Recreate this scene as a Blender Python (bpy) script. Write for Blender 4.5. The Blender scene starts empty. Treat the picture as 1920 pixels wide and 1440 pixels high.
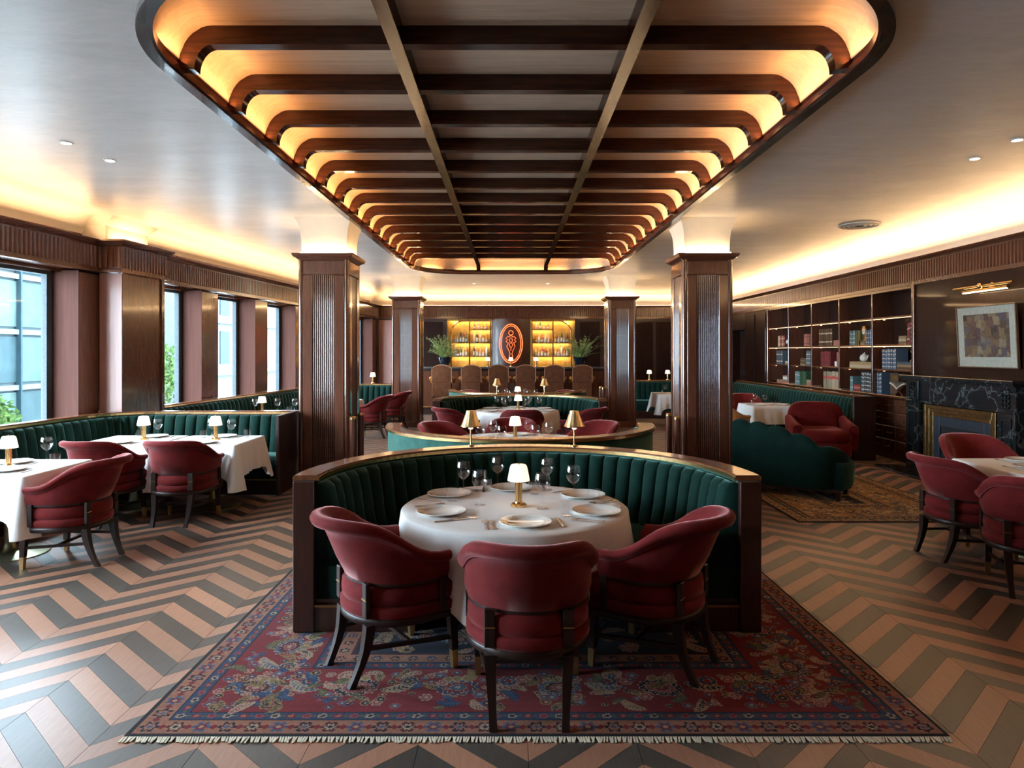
import bpy, bmesh, math, random
import numpy as np
from mathutils import Vector, Matrix

random.seed(7)
PI = math.pi
scene = bpy.context.scene
COL = scene.collection

# ------------------------------------------------------------------ camera
cam_d = bpy.data.cameras.new('camera')
cam = bpy.data.objects.new('camera', cam_d)
COL.objects.link(cam)
cam.location = (0, 0, 1.75)
cam.rotation_euler = (PI / 2, 0, 0)
cam_d.sensor_width = 36.0
cam_d.lens = 24.0
cam_d.shift_x = 2 / 1920
cam_d.shift_y = -60 / 1920
cam_d.clip_start = 0.05
cam_d.clip_end = 300
scene.camera = cam

# ------------------------------------------------------------------ view and world
vs = scene.view_settings
vs.view_transform = 'Standard'
vs.look = 'None'
vs.gamma = 1.0
vs.use_curve_mapping = False
vs.exposure = 0.70
scene.cycles.use_denoising = True
scene.cycles.use_adaptive_sampling = True
scene.cycles.adaptive_threshold = 0.05
scene.cycles.max_bounces = 6
scene.cycles.diffuse_bounces = 4
scene.cycles.glossy_bounces = 4
scene.cycles.transmission_bounces = 8
scene.cycles.transparent_max_bounces = 16
scene.cycles.caustics_reflective = False
scene.cycles.caustics_refractive = False
scene.cycles.sample_clamp_indirect = 6.0

world = bpy.data.worlds.new('overcast_sky')
scene.world = world
world.use_nodes = True
bg = world.node_tree.nodes['Background']
bg.inputs['Color'].default_value = (0.70, 0.86, 1.0, 1)
bg.inputs['Strength'].default_value = 46.0

# room measures (metres): camera stands at x 0, y 0
CEIL = 3.52            # plaster ceiling
CORN_T, CORN_B = 3.19, 2.79   # cornice top and bottom
BACK = 21.2            # back wall
REAR = -4.0            # wall behind the camera
RIGHT = 6.2            # front plane of the panelling on the right
def XL(d): return -6.2 + 0.098 * d      # the window wall runs slightly askew
ANG_L = math.atan(0.098)
COFF_X0, COFF_X1, COFF_Y0, COFF_Y1, COFF_R = -2.12, 2.17, 2.99, 15.17, 1.2

def area_light(name, loc, sx, sy, power, color, rot=(0, 0, 0), spread=PI):
    l = bpy.data.lights.new(name, 'AREA')
    l.shape = 'RECTANGLE'; l.size = sx; l.size_y = sy
    l.energy = power; l.color = color; l.spread = spread
    o = bpy.data.objects.new(name, l)
    COL.objects.link(o); o.location = loc; o.rotation_euler = rot
    return o
WARM = (1.0, 0.61, 0.29)
# LED runs lying on top of the cornices, shining up into the cove
LED_W = 6.0     # watts per metre
def led_run(x0, y0, x1, y1, z, wpm, tilt=0.0, color=WARM, w=0.05):
    L = math.hypot(x1 - x0, y1 - y0)
    a = math.atan2(y1 - y0, x1 - x0)
    o = area_light('led_run', ((x0 + x1) / 2, (y0 + y1) / 2, z), L, w, wpm * L, color)
    # area lights shine along local -Z: turn upward, tilt towards the room
    o.rotation_euler = (Matrix.Rotation(a, 3, 'Z') @ Matrix.Rotation(PI + tilt, 3, 'X')).to_euler()
    return o
led_run(XL(-3.9) - .04, -3.9, XL(8.72) - .04, 8.72, CORN_T + .03, LED_W, tilt=.7)
led_run(XL(8.9) + .14, 8.95, XL(9.7) + .14, 9.7, CORN_T + .03, LED_W * .7)
led_run(XL(9.9) - .04, 9.9, XL(20.9) - .04, 20.9, CORN_T + .03, LED_W, tilt=.7)
led_run(RIGHT + .04, -3.9, RIGHT + .04, 20.9, CORN_T + .03, LED_W * 1.5, tilt=-.6)
led_run(-4.0, BACK + .06, 6.1, BACK + .06, CORN_T + .03, LED_W * 1.1, tilt=.6)
# LED runs on the lip of the ceiling coffer
COFF_W = 4.5
for sx in (-1, 1):
    xx = (COFF_X0 + .085) if sx < 0 else (COFF_X1 - .085)
    o = led_run(xx, COFF_Y0 + .9, xx, COFF_Y1 - .85, CEIL + .03, COFF_W, tilt=-.5 * sx, color=(1.0, .51, .20), w=.04)
    o.data.spread = 2.7
for yy in (COFF_Y1 - .085,):
    led_run(COFF_X0 + .8, yy, COFF_X1 - .8, yy, CEIL + .03, COFF_W * .5, color=(1.0, .51, .20), w=.04)

for sx, xc in ((1, COFF_X0), (-1, COFF_X1)):
    led_run(xc + sx * .22, COFF_Y1 - .60, xc + sx * .62, COFF_Y1 - .20, CEIL + .03, COFF_W * .7, color=(1.0, .51, .20), w=.04)
def portal(loc, sx, sz, rot):
    o = area_light('window_portal', loc, sx, sz, 1, (1, 1, 1), rot)
    o.data.cycles.is_portal = True
    return o

# ------------------------------------------------------------------ materials
MATS = {}
def new_mat(name):
    m = bpy.data.materials.new(name); m.use_nodes = True
    nt = m.node_tree
    p = nt.nodes['Principled BSDF']
    MATS[name] = m
    return m, nt, p
def pset(p, **kw):
    for k, v in kw.items():
        k = k.replace('_', ' ')
        if isinstance(v, tuple) and len(v) == 3: v = (*v, 1)
        p.inputs[k].default_value = v
def N(nt, t, **kw):
    n = nt.nodes.new(t)
    for k, v in kw.items():
        if k.startswith('i_'): n.inputs[k[2:].replace('_', ' ')].default_value = v
        else: setattr(n, k, v)
    return n
def ramp(nt, fac, stops):
    r = N(nt, 'ShaderNodeValToRGB')
    e = r.color_ramp.elements
    while len(e) < len(stops): e.new(.5)
    for el, (pos, c) in zip(e, stops):
        el.position = pos; el.color = (*c, 1)
    nt.links.new(fac, r.inputs['Fac'])
    return r.outputs['Color']
def coords(nt, scale=(1, 1, 1), kind='Object', rot=(0, 0, 0)):
    tc = N(nt, 'ShaderNodeTexCoord'); mp = N(nt, 'ShaderNodeMapping')
    mp.inputs['Scale'].default_value = scale; mp.inputs['Rotation'].default_value = rot
    nt.links.new(tc.outputs[kind], mp.inputs['Vector'])
    return mp.outputs['Vector']
def noise(nt, vec, scale, detail=4, rough=.55, dist=0.0):
    n = N(nt, 'ShaderNodeTexNoise')
    n.inputs['Scale'].default_value = scale; n.inputs['Detail'].default_value = detail
    n.inputs['Roughness'].default_value = rough; n.inputs['Distortion'].default_value = dist
    nt.links.new(vec, n.inputs['Vector'])
    return n.outputs['Fac']
def bump(nt, p, h, strength, dist=.01):
    b = N(nt, 'ShaderNodeBump'); b.inputs['Strength'].default_value = strength; b.inputs['Distance'].default_value = dist
    nt.links.new(h, b.inputs['Height']); nt.links.new(b.outputs['Normal'], p.inputs['Normal'])

def mat_wood(name, c0, c1, rough=.2, scale=(14, 14, 1.2), coat=.5, nscale=3.0, coatr=.08, spec=.5):
    m, nt, p = new_mat(name)
    v = coords(nt, scale)
    f = noise(nt, v, nscale, 6, .6, .6)
    col = ramp(nt, f, [(.3, c0), (.7, c1)])
    nt.links.new(col, p.inputs['Base Color'])
    pset(p, Roughness=rough, Coat_Weight=coat, Coat_Roughness=coatr, Specular_IOR_Level=spec)
    bump(nt, p, f, .06)
    return m
def mat_plain(name, c, rough=.5, metal=0.0, var=.12, nscale=30, **kw):
    m, nt, p = new_mat(name)
    f = noise(nt, coords(nt), nscale, 3)
    lo = tuple(max(0, x * (1 - var)) for x in c); hi = tuple(min(1, x * (1 + var)) for x in c)
    nt.links.new(ramp(nt, f, [(.3, lo), (.7, hi)]), p.inputs['Base Color'])
    pset(p, Roughness=rough, Metallic=metal, **kw)
    return m
def mat_velvet(name, c, sheen, sw=1.0):
    m, nt, p = new_mat(name)
    f = noise(nt, coords(nt), 9, 3, .6)
    lo = tuple(x * .8 for x in c); hi = tuple(x * 1.25 for x in c)
    nt.links.new(ramp(nt, f, [(.3, lo), (.7, hi)]), p.inputs['Base Color'])
    pset(p, Roughness=.8, Sheen_Weight=sw, Sheen_Roughness=.35, Sheen_Tint=sheen, Specular_IOR_Level=.1)
    f2 = noise(nt, coords(nt), 420, 2, .6)
    bump(nt, p, f2, .12, .002)
    return m
def mat_emit(name, c, strength, base=(.8, .8, .8)):
    m, nt, p = new_mat(name)
    pset(p, Base_Color=base, Roughness=.5, Emission_Color=c, Emission_Strength=strength)
    return m
def mat_glass(name, tint=(1, 1, 1), ior=1.45, gl=1.0):
    m, nt, p = new_mat(name)
    nt.nodes.remove(p)
    out = [n for n in nt.nodes if n.type == 'OUTPUT_MATERIAL'][0]
    t = N(nt, 'ShaderNodeBsdfTransparent'); t.inputs['Color'].default_value = (*tint, 1)
    g = N(nt, 'ShaderNodeBsdfGlossy'); g.inputs['Roughness'].default_value = .03
    g.inputs['Color'].default_value = (gl, gl, gl, 1)
    lw = N(nt, 'ShaderNodeLayerWeight'); lw.inputs['Blend'].default_value = .5
    pw = N(nt, 'ShaderNodeMath', operation='POWER'); pw.inputs[1].default_value = 5
    ma = N(nt, 'ShaderNodeMath', operation='MULTIPLY_ADD'); ma.inputs[1].default_value = .9; ma.inputs[2].default_value = ((ior - 1) / (ior + 1)) ** 2
    nt.links.new(lw.outputs['Facing'], pw.inputs[0]); nt.links.new(pw.outputs[0], ma.inputs[0])
    mx = N(nt, 'ShaderNodeMixShader')
    nt.links.new(ma.outputs[0], mx.inputs[0]); nt.links.new(t.outputs[0], mx.inputs[1]); nt.links.new(g.outputs[0], mx.inputs[2])
    nt.links.new(mx.outputs[0], out.inputs['Surface'])
    return m

WOOD = mat_wood('walnut_gloss', (.080, .026, .014), (.130, .044, .022), rough=.22, coat=.7)
WOODH = mat_wood('walnut_gloss_horizontal', (.080, .026, .014), (.130, .044, .022), rough=.22, scale=(1.2, 14, 14), coat=.7)
WOODD = mat_wood('dark_walnut', (.013, .004, .003), (.034, .010, .006), rough=.4, coat=.35, coatr=.12)
RIBW = mat_wood('coffer_walnut', (.020, .006, .004), (.050, .015, .008), rough=.13, coat=.0, scale=(1.2, 14, 14), spec=.35)
RAILW = mat_wood('coffer_rail_walnut', (.010, .0034, .0024), (.030, .010, .006), rough=.15, coat=.0, scale=(14, 1.2, 14), spec=.05)
LEGW = mat_wood('chair_leg_walnut', (.011, .0042, .003), (.028, .011, .007), rough=.42, coat=.05, scale=(20, 20, 2), spec=.35)
WALLD = mat_wood('polished_dark_panelling', (.010, .003, .002), (.026, .008, .005), rough=.45, coat=.22, coatr=.05, spec=.15)
JAMB = mat_wood('ribbed_mahogany', (.044, .016, .0115), (.070, .027, .0195), rough=.7, scale=(40, 40, .6), coat=.0, nscale=2.0, spec=.06)
JAMB_LIT = mat_wood('ribbed_mahogany_lit', (.24, .10, .072), (.36, .165, .12), rough=.5, scale=(40, 40, .6), coat=.1, nscale=2.0)  # jamb wood lightened: brightness put into the colour where daylight falls short
VENEER = mat_wood('pale_veneer', (.44, .31, .21), (.60, .44, .31), rough=.42, scale=(.7, 10, 10), coat=.1, nscale=2.5)
RED = mat_velvet('red_velvet', (.122, .011, .011), (1.0, .48, .47), .62)
RED2 = mat_velvet('deep_red_velvet', (.085, .005, .005), (1.0, .3, .25), .4)
REDP = mat_plain('red_piping', (.16, .02, .025), .7)
GREEN = mat_velvet('green_velvet', (.004, .022, .0165), (.5, 1.0, .88), .38)
GREEND = mat_velvet('bottle_green_velvet', (.0022, .014, .0105), (.5, 1.0, .88), .22)
GREEN2 = mat_velvet('teal_plush', (.026, .080, .064), (.7, 1.0, .9), .4)
BRASS = mat_plain('brass', (.80, .52, .22), .22, 1.0, .08)
BRASSD = mat_plain('aged_brass', (.34, .22, .095), .36, 1.0, .3, 14)
STEELD = mat_plain('blued_steel', (.055, .068, .09), .45, .6, .2)
SILVER = mat_plain('silverware', (.72, .69, .66), .18, 1.0, .05)
TIPM = mat_plain('brass_leg_tip', (.52, .33, .15), .35, 1.0, .1)
DISC = mat_plain('pale_brass_base', (.48, .45, .28), .3, .85, .1)
LINEN = mat_plain('white_linen', (.84, .82, .80), .85, 0, .03, 60)
CHINA = mat_plain('white_china', (.86, .83, .77), .12, 0, .02, 40, Coat_Weight=.5)
RIMG = mat_plain('gilt_line', (.55, .40, .2), .3, .6, .1)
GLASS = mat_glass('clear_glass', (.985, .99, .995), 1.5)
PANE = mat_glass('window_glass', (.93, .97, .98), 1.35)
BLACK = mat_plain('black_void', (.006, .006, .007), .7)
PLASTIC_W = mat_plain('white_paint', (.72, .71, .68), .5)
LAMPS = mat_emit('lit_lamp_shade', (1.0, .78, .56), .85)
GOLDSHADE = mat_plain('hammered_brass_shade', (.85, .60, .30), .32, 1.0, .15, 25)
NEON = mat_emit('neon_tube', (1.0, .14, .035), 1.9, (.6, .12, .05))
LEDM = mat_emit('led_line', (1.0, .52, .22), 2.2)
DOWNL = mat_emit('downlight_lens', (1.0, .86, .66), 14.0)
LEATHER = mat_plain('tan_leather', (.30, .105, .030), .38, 0, .2, 12)
SUEDE = mat_velvet('brown_suede', (.115, .040, .018), (1.0, .6, .4), .3)
SUEDEP = mat_plain('tan_welt', (.42, .2, .09), .6)
SUEDEG = mat_plain('grey_back_skirt', (.30, .28, .27), .6)
ORANGE = mat_plain('orange_leather', (.48, .15, .02), .4)
LEAF = mat_plain('green_stems', (.20, .27, .06), .6, 0, .35, 20)
LEAF2 = mat_plain('pale_green_buds', (.34, .40, .17), .6, 0, .35, 20)
POT = mat_plain('blue_black_bowl', (.006, .012, .020), .15, 0, .2, 10, Coat_Weight=.6)
SOIL = mat_plain('soil', (.03, .02, .012), .9)

def mat_plaster():
    m, nt, p = new_mat('venetian_plaster')
    v = coords(nt, (1, 1, 1))
    f = noise(nt, coords(nt, (1.0, 2.4, 1)), 1.1, 7, .62, .5)
    f2 = noise(nt, coords(nt, (3, 9, 1)), 3.0, 5, .6, .3)
    mx = N(nt, 'ShaderNodeMath', operation='ADD'); mx.use_clamp = True
    nt.links.new(f, mx.inputs[0])
    ml = N(nt, 'ShaderNodeMath', operation='MULTIPLY_ADD'); ml.inputs[1].default_value = .5; ml.inputs[2].default_value = -.25
    nt.links.new(f2, ml.inputs[0]); nt.links.new(ml.outputs[0], mx.inputs[1])
    nt.links.new(ramp(nt, mx.outputs[0], [(.25, (.54, .53, .51)), (.75, (.72, .70, .68))]), p.inputs['Base Color'])
    pset(p, Roughness=.34, Specular_IOR_Level=.5)
    bump(nt, p, f2, .10, .02)
    return m
PLASTER = mat_plaster()
COVEP = mat_plain('cream_plaster', (.74, .70, .62), .6, 0, .04, 6)

def mat_plank(name, c0, c1):
    m, nt, p = new_mat(name)
    oi = N(nt, 'ShaderNodeObjectInfo')
    f = noise(nt, coords(nt, (34, 3, 3), 'Object', (0, 0, PI / 4)), 2.2, 6, .65, .5)
    c = ramp(nt, f, [(.25, c0), (.75, c1)])
    hs = N(nt, 'ShaderNodeHueSaturation')
    mr = N(nt, 'ShaderNodeMapRange'); mr.inputs['To Min'].default_value = .82; mr.inputs['To Max'].default_value = 1.15
    nt.links.new(oi.outputs['Random'], mr.inputs['Value']); nt.links.new(mr.outputs[0], hs.inputs['Value'])
    nt.links.new(c, hs.inputs['Color']); nt.links.new(hs.outputs['Color'], p.inputs['Base Color'])
    pset(p, Roughness=.44, Specular_IOR_Level=.55, Coat_Weight=.3, Coat_Roughness=.4)
    bump(nt, p, f, .05, .004)
    return m
PLK_L = mat_plank('oak_plank', (.29, .130, .078), (.40, .19, .115))
PLK_D = mat_plank('smoked_plank', (.048, .038, .030), (.082, .065, .052))

def mat_marble():
    m, nt, p = new_mat('black_marble')
    v = coords(nt, (1, 1, 1))
    n1 = N(nt, 'ShaderNodeTexNoise'); n1.inputs['Scale'].default_value = 2.2; n1.inputs['Detail'].default_value = 5
    nt.links.new(v, n1.inputs['Vector'])
    mxv = N(nt, 'ShaderNodeMixRGB'); mxv.inputs['Fac'].default_value = .45
    nt.links.new(v, mxv.inputs[1]); nt.links.new(n1.outputs['Color'], mxv.inputs[2])
    vo = N(nt, 'ShaderNodeTexVoronoi', feature='DISTANCE_TO_EDGE'); vo.inputs['Scale'].default_value = 4.2
    nt.links.new(mxv.outputs[0], vo.inputs['Vector'])
    veins = ramp(nt, vo.outputs['Distance'], [(0.0, (.13, .14, .135)), (.012, (.035, .04, .04)), (.06, (.012, .014, .015))])
    nt.links.new(veins, p.inputs['Base Color'])
    pset(p, Roughness=.12, Coat_Weight=.5)
    return m
MARBLE = mat_marble()

def mat_painting():
    m, nt, p = new_mat('abstract_canvas')
    v = coords(nt, (1, 1, 1))
    vo = N(nt, 'ShaderNodeTexVoronoi', distance='CHEBYCHEV'); vo.inputs['Scale'].default_value = 11; vo.inputs['Randomness'].default_value = .9
    nt.links.new(v, vo.inputs['Vector'])
    sp = N(nt, 'ShaderNodeSeparateColor'); nt.links.new(vo.outputs['Color'], sp.inputs[0])
    c = ramp(nt, sp.outputs[0], [(0, (.05, .03, .025)), (.25, (.16, .09, .05)), (.45, (.26, .18, .09)), (.62, (.12, .05, .05)), (.8, (.10, .085, .10)), (1, (.30, .22, .12))])
    f = noise(nt, v, 26, 5)
    mx = N(nt, 'ShaderNodeMixRGB', blend_type='MULTIPLY'); mx.inputs['Fac'].default_value = .7
    nt.links.new(c, mx.inputs[1]); nt.links.new(ramp(nt, f, [(.3, (.3, .3, .3)), (.7, (.8, .8, .8))]), mx.inputs[2])
    nt.links.new(mx.outputs[0], p.inputs['Base Color'])
    pset(p, Roughness=.7)
    return m
PAINTING = mat_painting()

def mat_bottle(name, c, rough=.08):
    return mat_plain(name, c, rough, 0, .1, 20, Coat_Weight=.4)
BOT = [mat_bottle('bottle_%s' % n, c) for n, c in (('amber', (.42, .15, .03)), ('clear', (.60, .55, .48)), ('green', (.05, .12, .06)), ('dark', (.05, .03, .025)),
       ('rose', (.60, .30, .22)), ('red', (.30, .05, .04)), ('gold', (.60, .34, .08)))]
LABELM = mat_plain('paper_label', (.62, .58, .50), .7)

# ------------------------------------------------------------------ mesh helpers
class MB:
    def __init__(s): s.v = []; s.f = []; s.m = []
    def add(s, vs, fs, mi=0):
        b = len(s.v); s.v += [tuple(v) for v in vs]
        s.f += [tuple(i + b for i in f) for f in fs]; s.m += [mi] * len(fs)
        return s
    def box(s, x0, x1, y0, y1, z0, z1, b=0.0, mi=0):
        if b <= 0:
            vs = [(x, y, z) for z in (z0, z1) for y in (y0, y1) for x in (x0, x1)]
            return s.add(vs, [(0, 2, 3, 1), (4, 5, 7, 6), (0, 1, 5, 4), (2, 6, 7, 3), (0, 4, 6, 2), (1, 3, 7, 5)], mi)
        b = min(b, (x1 - x0) * .45, (y1 - y0) * .45, (z1 - z0) * .45)
        bm = bmesh.new(); bmesh.ops.create_cube(bm, size=1)
        for v in bm.verts:
            v.co = ((x0 + x1) / 2 + v.co.x * (x1 - x0), (y0 + y1) / 2 + v.co.y * (y1 - y0), (z0 + z1) / 2 + v.co.z * (z1 - z0))
        bmesh.ops.bevel(bm, geom=bm.edges[:], offset=b, segments=1, affect='EDGES', profile=.5)
        bm.verts.index_update()
        s.add([v.co for v in bm.verts], [[v.index for v in f.verts] for f in bm.faces], mi); bm.free()
        return s
    def lathe(s, prof, n=20, c=(0, 0, 0), mi=0, cap=True):
        vs, fs = [], []
        for r, z in prof:
            for k in range(n):
                a = 2 * PI * k / n
                vs.append((c[0] + r * math.cos(a), c[1] + r * math.sin(a), c[2] + z))
        for i in range(len(prof) - 1):
            for k in range(n):
                k2 = (k + 1) % n
                fs.append((i * n + k, i * n + k2, (i + 1) * n + k2, (i + 1) * n + k))
        if cap:
            if prof[0][0] > 1e-4: fs.append(tuple(reversed(range(n))))
            if prof[-1][0] > 1e-4: fs.append(tuple((len(prof) - 1) * n + k for k in range(n)))
        return s.add(vs, fs, mi)
    def tube(s, pts, r, n=8, mi=0, closed=False):
        pts = [Vector(p) for p in pts]; m = len(pts)
        rs = r if isinstance(r, (list, tuple)) else [r] * m
        vs, fs = [], []
        up = Vector((0, 0, 1))
        for i, p in enumerate(pts):
            if closed: t = pts[(i + 1) % m] - pts[i - 1]
            else: t = pts[min(i + 1, m - 1)] - pts[max(i - 1, 0)]
            t.normalize()
            u = up if abs(t.dot(up)) < .95 else Vector((1, 0, 0))
            a = t.cross(u).normalized(); b = a.cross(t).normalized()
            for k in range(n):
                q = 2 * PI * k / n + PI / n
                vs.append(p + (a * math.cos(q) + b * math.sin(q)) * rs[i])
        for i in range(m if closed else m - 1):
            j = (i + 1) % m
            for k in range(n):
                k2 = (k + 1) % n
                fs.append((i * n + k, i * n + k2, j * n + k2, j * n + k))
        if not closed:
            fs.append(tuple(reversed(range(n)))); fs.append(tuple((m - 1) * n + k for k in range(n)))
        return s.add(vs, fs, mi)
    def loft(s, loops, cap=True, mi=0, closed=True):
        n = len(loops[0]); vs = [p for l in loops for p in l]; fs = []
        for i in range(len(loops) - 1):
            for k in range(n if closed else n - 1):
                k2 = (k + 1) % n
                fs.append((i * n + k, i * n + k2, (i + 1) * n + k2, (i + 1) * n + k))
        if cap:
            fs.append(tuple(reversed(range(n)))); fs.append(tuple((len(loops) - 1) * n + k for k in range(n)))
        return s.add(vs, fs, mi)
    def prism(s, poly, axis, a, b, mi=0):
        # poly: 2-D points; axis: 'x' -> (y,z), 'y' -> (x,z), 'z' -> (x,y)
        def P(p, w): return {'x': (w, p[0], p[1]), 'y': (p[0], w, p[1]), 'z': (p[0], p[1], w)}[axis]
        n = len(poly)
        vs = [P(p, a) for p in poly] + [P(p, b) for p in poly]
        fs = [tuple(range(n)), tuple(reversed(range(n, 2 * n)))]
        for k in range(n):
            k2 = (k + 1) % n; fs.append((k, n + k, n + k2, k2))
        return s.add(vs, fs, mi)
    def xform(s, M):
        s.v = [tuple(M @ Vector(v)) for v in s.v]; return s
    def mesh(s, name, mats, smooth=False):
        me = bpy.data.meshes.new(name)
        me.from_pydata(s.v, [], s.f)
        for m in (mats if isinstance(mats, (list, tuple)) else [mats]): me.materials.append(m)
        if any(s.m): me.polygons.foreach_set('material_index', s.m)
        bm = bmesh.new(); bm.from_mesh(me); bmesh.ops.recalc_face_normals(bm, faces=bm.faces[:]); bm.to_mesh(me); bm.free()
        if smooth:
            me.polygons.foreach_set('use_smooth', [True] * len(me.polygons))
            try: me.set_sharp_from_angle(angle=math.radians(smooth if smooth > 1 else 40))
            except Exception: pass
        me.update()
        return me
    def build(s, name, mats, parent=None, smooth=False):
        o = bpy.data.objects.new(name, s.mesh(name, mats, smooth))
        COL.objects.link(o)
        if parent is not None: o.parent = parent
        return o

def tag(o, label=None, cat=None, group=None, kind=None):
    if label: o['label'] = label
    if cat: o['category'] = cat
    if group: o['group'] = group
    if kind: o['kind'] = kind
    return o
def empty(name, loc=(0, 0, 0), rz=0.0, label=None, cat=None, group=None):
    o = bpy.data.objects.new(name, None); COL.objects.link(o)
    o.location = loc; o.rotation_euler = (0, 0, rz); o.empty_display_size = .1
    return tag(o, label, cat, group)
KIDS = {}
def copy_tree(o, loc, rz=0.0, label=None, group=None, parent=None):
    c = o.copy(); COL.objects.link(c)
    if parent is None:
        c.location = loc; c.rotation_euler = (0, 0, rz)
        if label: c['label'] = label
        if group: c['group'] = group
    else: c.parent = parent
    if o.name not in KIDS: KIDS[o.name] = list(o.children)
    for ch in KIDS[o.name]: copy_tree(ch, None, parent=c)
    return c
def sweep(path, prof, lobe=None, closed=True, cap=True):
    """profile (offset to the right of travel, z, lobe weight) carried along a plan path"""
    n = len(path); loops = []
    s = 0.0
    for i, p in enumerate(path):
        a = path[max(i - 1, 0)]; b = path[min(i + 1, n - 1)]
        t = Vector((b[0] - a[0], b[1] - a[1])).normalized()
        nx, ny = t.y, -t.x
        if i: s += math.hypot(p[0] - path[i - 1][0], p[1] - path[i - 1][1])
        w = lobe(s) if lobe else 0
        loops.append([(p[0] + nx * (q[0] + (q[2] * w if len(q) > 2 else 0)), p[1] + ny * (q[0] + (q[2] * w if len(q) > 2 else 0)), q[1]) for q in prof])
    return MB().loft(loops, cap=cap, closed=closed)
def arc_path(cx, cy, r, a0, a1, n):
    return [(cx + r * math.cos(a0 + (a1 - a0) * k / n), cy + r * math.sin(a0 + (a1 - a0) * k / n)) for k in range(n + 1)]
def resample(path, step):
    out = [path[0]]
    for a, b in zip(path, path[1:]):
        L = math.hypot(b[0] - a[0], b[1] - a[1]); k = max(1, int(round(L / step)))
        for i in range(1, k + 1): out.append((a[0] + (b[0] - a[0]) * i / k, a[1] + (b[1] - a[1]) * i / k))
    return out
ORD = ['first', 'second', 'third', 'fourth', 'fifth', 'sixth', 'seventh', 'eighth', 'ninth', 'tenth', 'eleventh', 'twelfth', 'thirteenth', 'fourteenth', 'fifteenth', 'sixteenth']
def order_labels(objs, text, where='from the left', key=None):
    """give each of several look-alikes its place in the row, counted as the photograph shows them"""
    if len(objs) == 1:
        objs[0]['label'] = text; return
    key = key or (lambda o: o.location.x / max(o.location.y, .5))
    for k, o in enumerate(sorted(objs, key=key)):
        o['label'] = '%s, %s %s' % (text, ORD[k], where)

# ------------------------------------------------------------------ floor with chevron planks
floor = MB().box(-7.2, 7.2, REAR - .6, BACK + 1.0, -.06, -.006).build('floor', BLACK)
tag(floor, 'chevron parquet floor of alternating pale and smoked planks', kind='structure')
HP, HY, BW, SK = .487, .458, .1625, .0246   # half a zigzag across and along the room, board width, slight skew of the laying
X_PEAK, Y_REF = -2.36, 3.803   # a peak of the zigzag and the far edge of a pale band there
def plank_geo(x0, y0, up, g=.0012):
    dy = (HY if up else -HY) + SK * HP
    vs = [(x0 + g, y0 + g, 0), (x0 + HP - g, y0 + dy + g, 0), (x0 + HP - g, y0 + dy + BW - g, 0), (x0 + g, y0 + BW - g, 0)]
    vs += [(x, y, -.006) for x, y, z in vs]
    return vs, [(0, 1, 2, 3), (0, 4, 5, 1), (1, 5, 6, 2), (2, 6, 7, 3), (3, 7, 4, 0)]
PM = {(u, l): MB().add(*plank_geo(0, 0, u)).mesh('plank', PLK_L if l else PLK_D) for u in (0, 1) for l in (0, 1)}
field = {0: MB(), 1: MB()}
cands = []
for k in range(-10, 19):
    up = 1 if k % 2 == 1 else 0
    for j in range(-52, 116):
        x0 = X_PEAK + k * HP; y0 = Y_REF + (j - 1) * BW - (HY if up else 0) + SK * k * HP
        cx, cy = x0 + HP / 2, y0 + BW / 2 + (HY / 2 if up else -HY / 2)
        if cx < XL(cy) - .1 or cx > 6.3 or cy > BACK or cy < REAR + .2: continue
        light = 1 if j % 2 == 0 else 0
        vis = False
        if cy > 2.6:
            px, py = 958 + cx / cy * 1280, 660 + 1.75 / cy * 1280
            vis = -60 < px < 1980 and py < 1480
            if -1.6 < cx < 1.85 and 3.2 < cy < 5.9: vis = False
            if -1.3 < cx < 1.5 and 5.5 < cy: vis = False
        cands.append((0 if vis else 1, cy, x0, y0, up, light))
cands.sort(key=lambda c: (c[0], c[1]))
for i, (nv, cy, x0, y0, up, light) in enumerate(cands):
    if i < 300 and not nv:
        o = bpy.data.objects.new('plank', PM[(up, light)]); COL.objects.link(o)
        o.location = (x0, y0, 0); o.parent = floor
    else: field[light].add(*plank_geo(x0, y0, up))
for l in (0, 1):
    tag(field[l].build('plank_field', PLK_L if l else PLK_D, floor), kind='stuff')

# ------------------------------------------------------------------ ceiling with the long coffer
def rrect(x0, x1, y0, y1, r, n=28):
    pts = []
    for cx, cy, a in ((x1 - r, y0 + r, -PI / 2), (x1 - r, y1 - r, 0), (x0 + r, y1 - r, PI / 2), (x0 + r, y0 + r, PI)):
        pts += [(cx + r * math.cos(a + PI / 2 * k / n), cy + r * math.sin(a + PI / 2 * k / n)) for k in range(n + 1)]
    return pts
bm = bmesh.new()
CO = .30                                     # how far the cove reaches into the ceiling
outer = [(XL(REAR) - .25, REAR - .25), (RIGHT + .28, REAR - .25), (RIGHT + .28, BACK + .3), (XL(BACK) - .25, BACK + .3)]
hole = rrect(COFF_X0 + .03, COFF_X1 - .03, COFF_Y0 + .03, COFF_Y1 - .03, COFF_R - .03)
def loop_edges(pts, z):
    vs = [bm.verts.new((x, y, z)) for x, y in pts]
    return [bm.edges.new((vs[i], vs[(i + 1) % len(vs)])) for i in range(len(vs))]
bmesh.ops.triangle_fill(bm, edges=loop_edges(outer, CEIL) + loop_edges(hole, CEIL), use_beauty=True)
me = bpy.data.meshes.new('ceiling'); bm.to_mesh(me); bm.free(); me.materials.append(PLASTER)
ceiling = bpy.data.objects.new('ceiling', me); COL.objects.link(ceiling)
tag(ceiling, 'grey polished plaster ceiling around the long coffer', kind='structure')
# roof slab above, so that no sky leaks in
MB().box(-8, 8, REAR - 1, BACK + 1.4, 4.0, 4.1).build('roof_slab', BLACK, ceiling)
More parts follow.
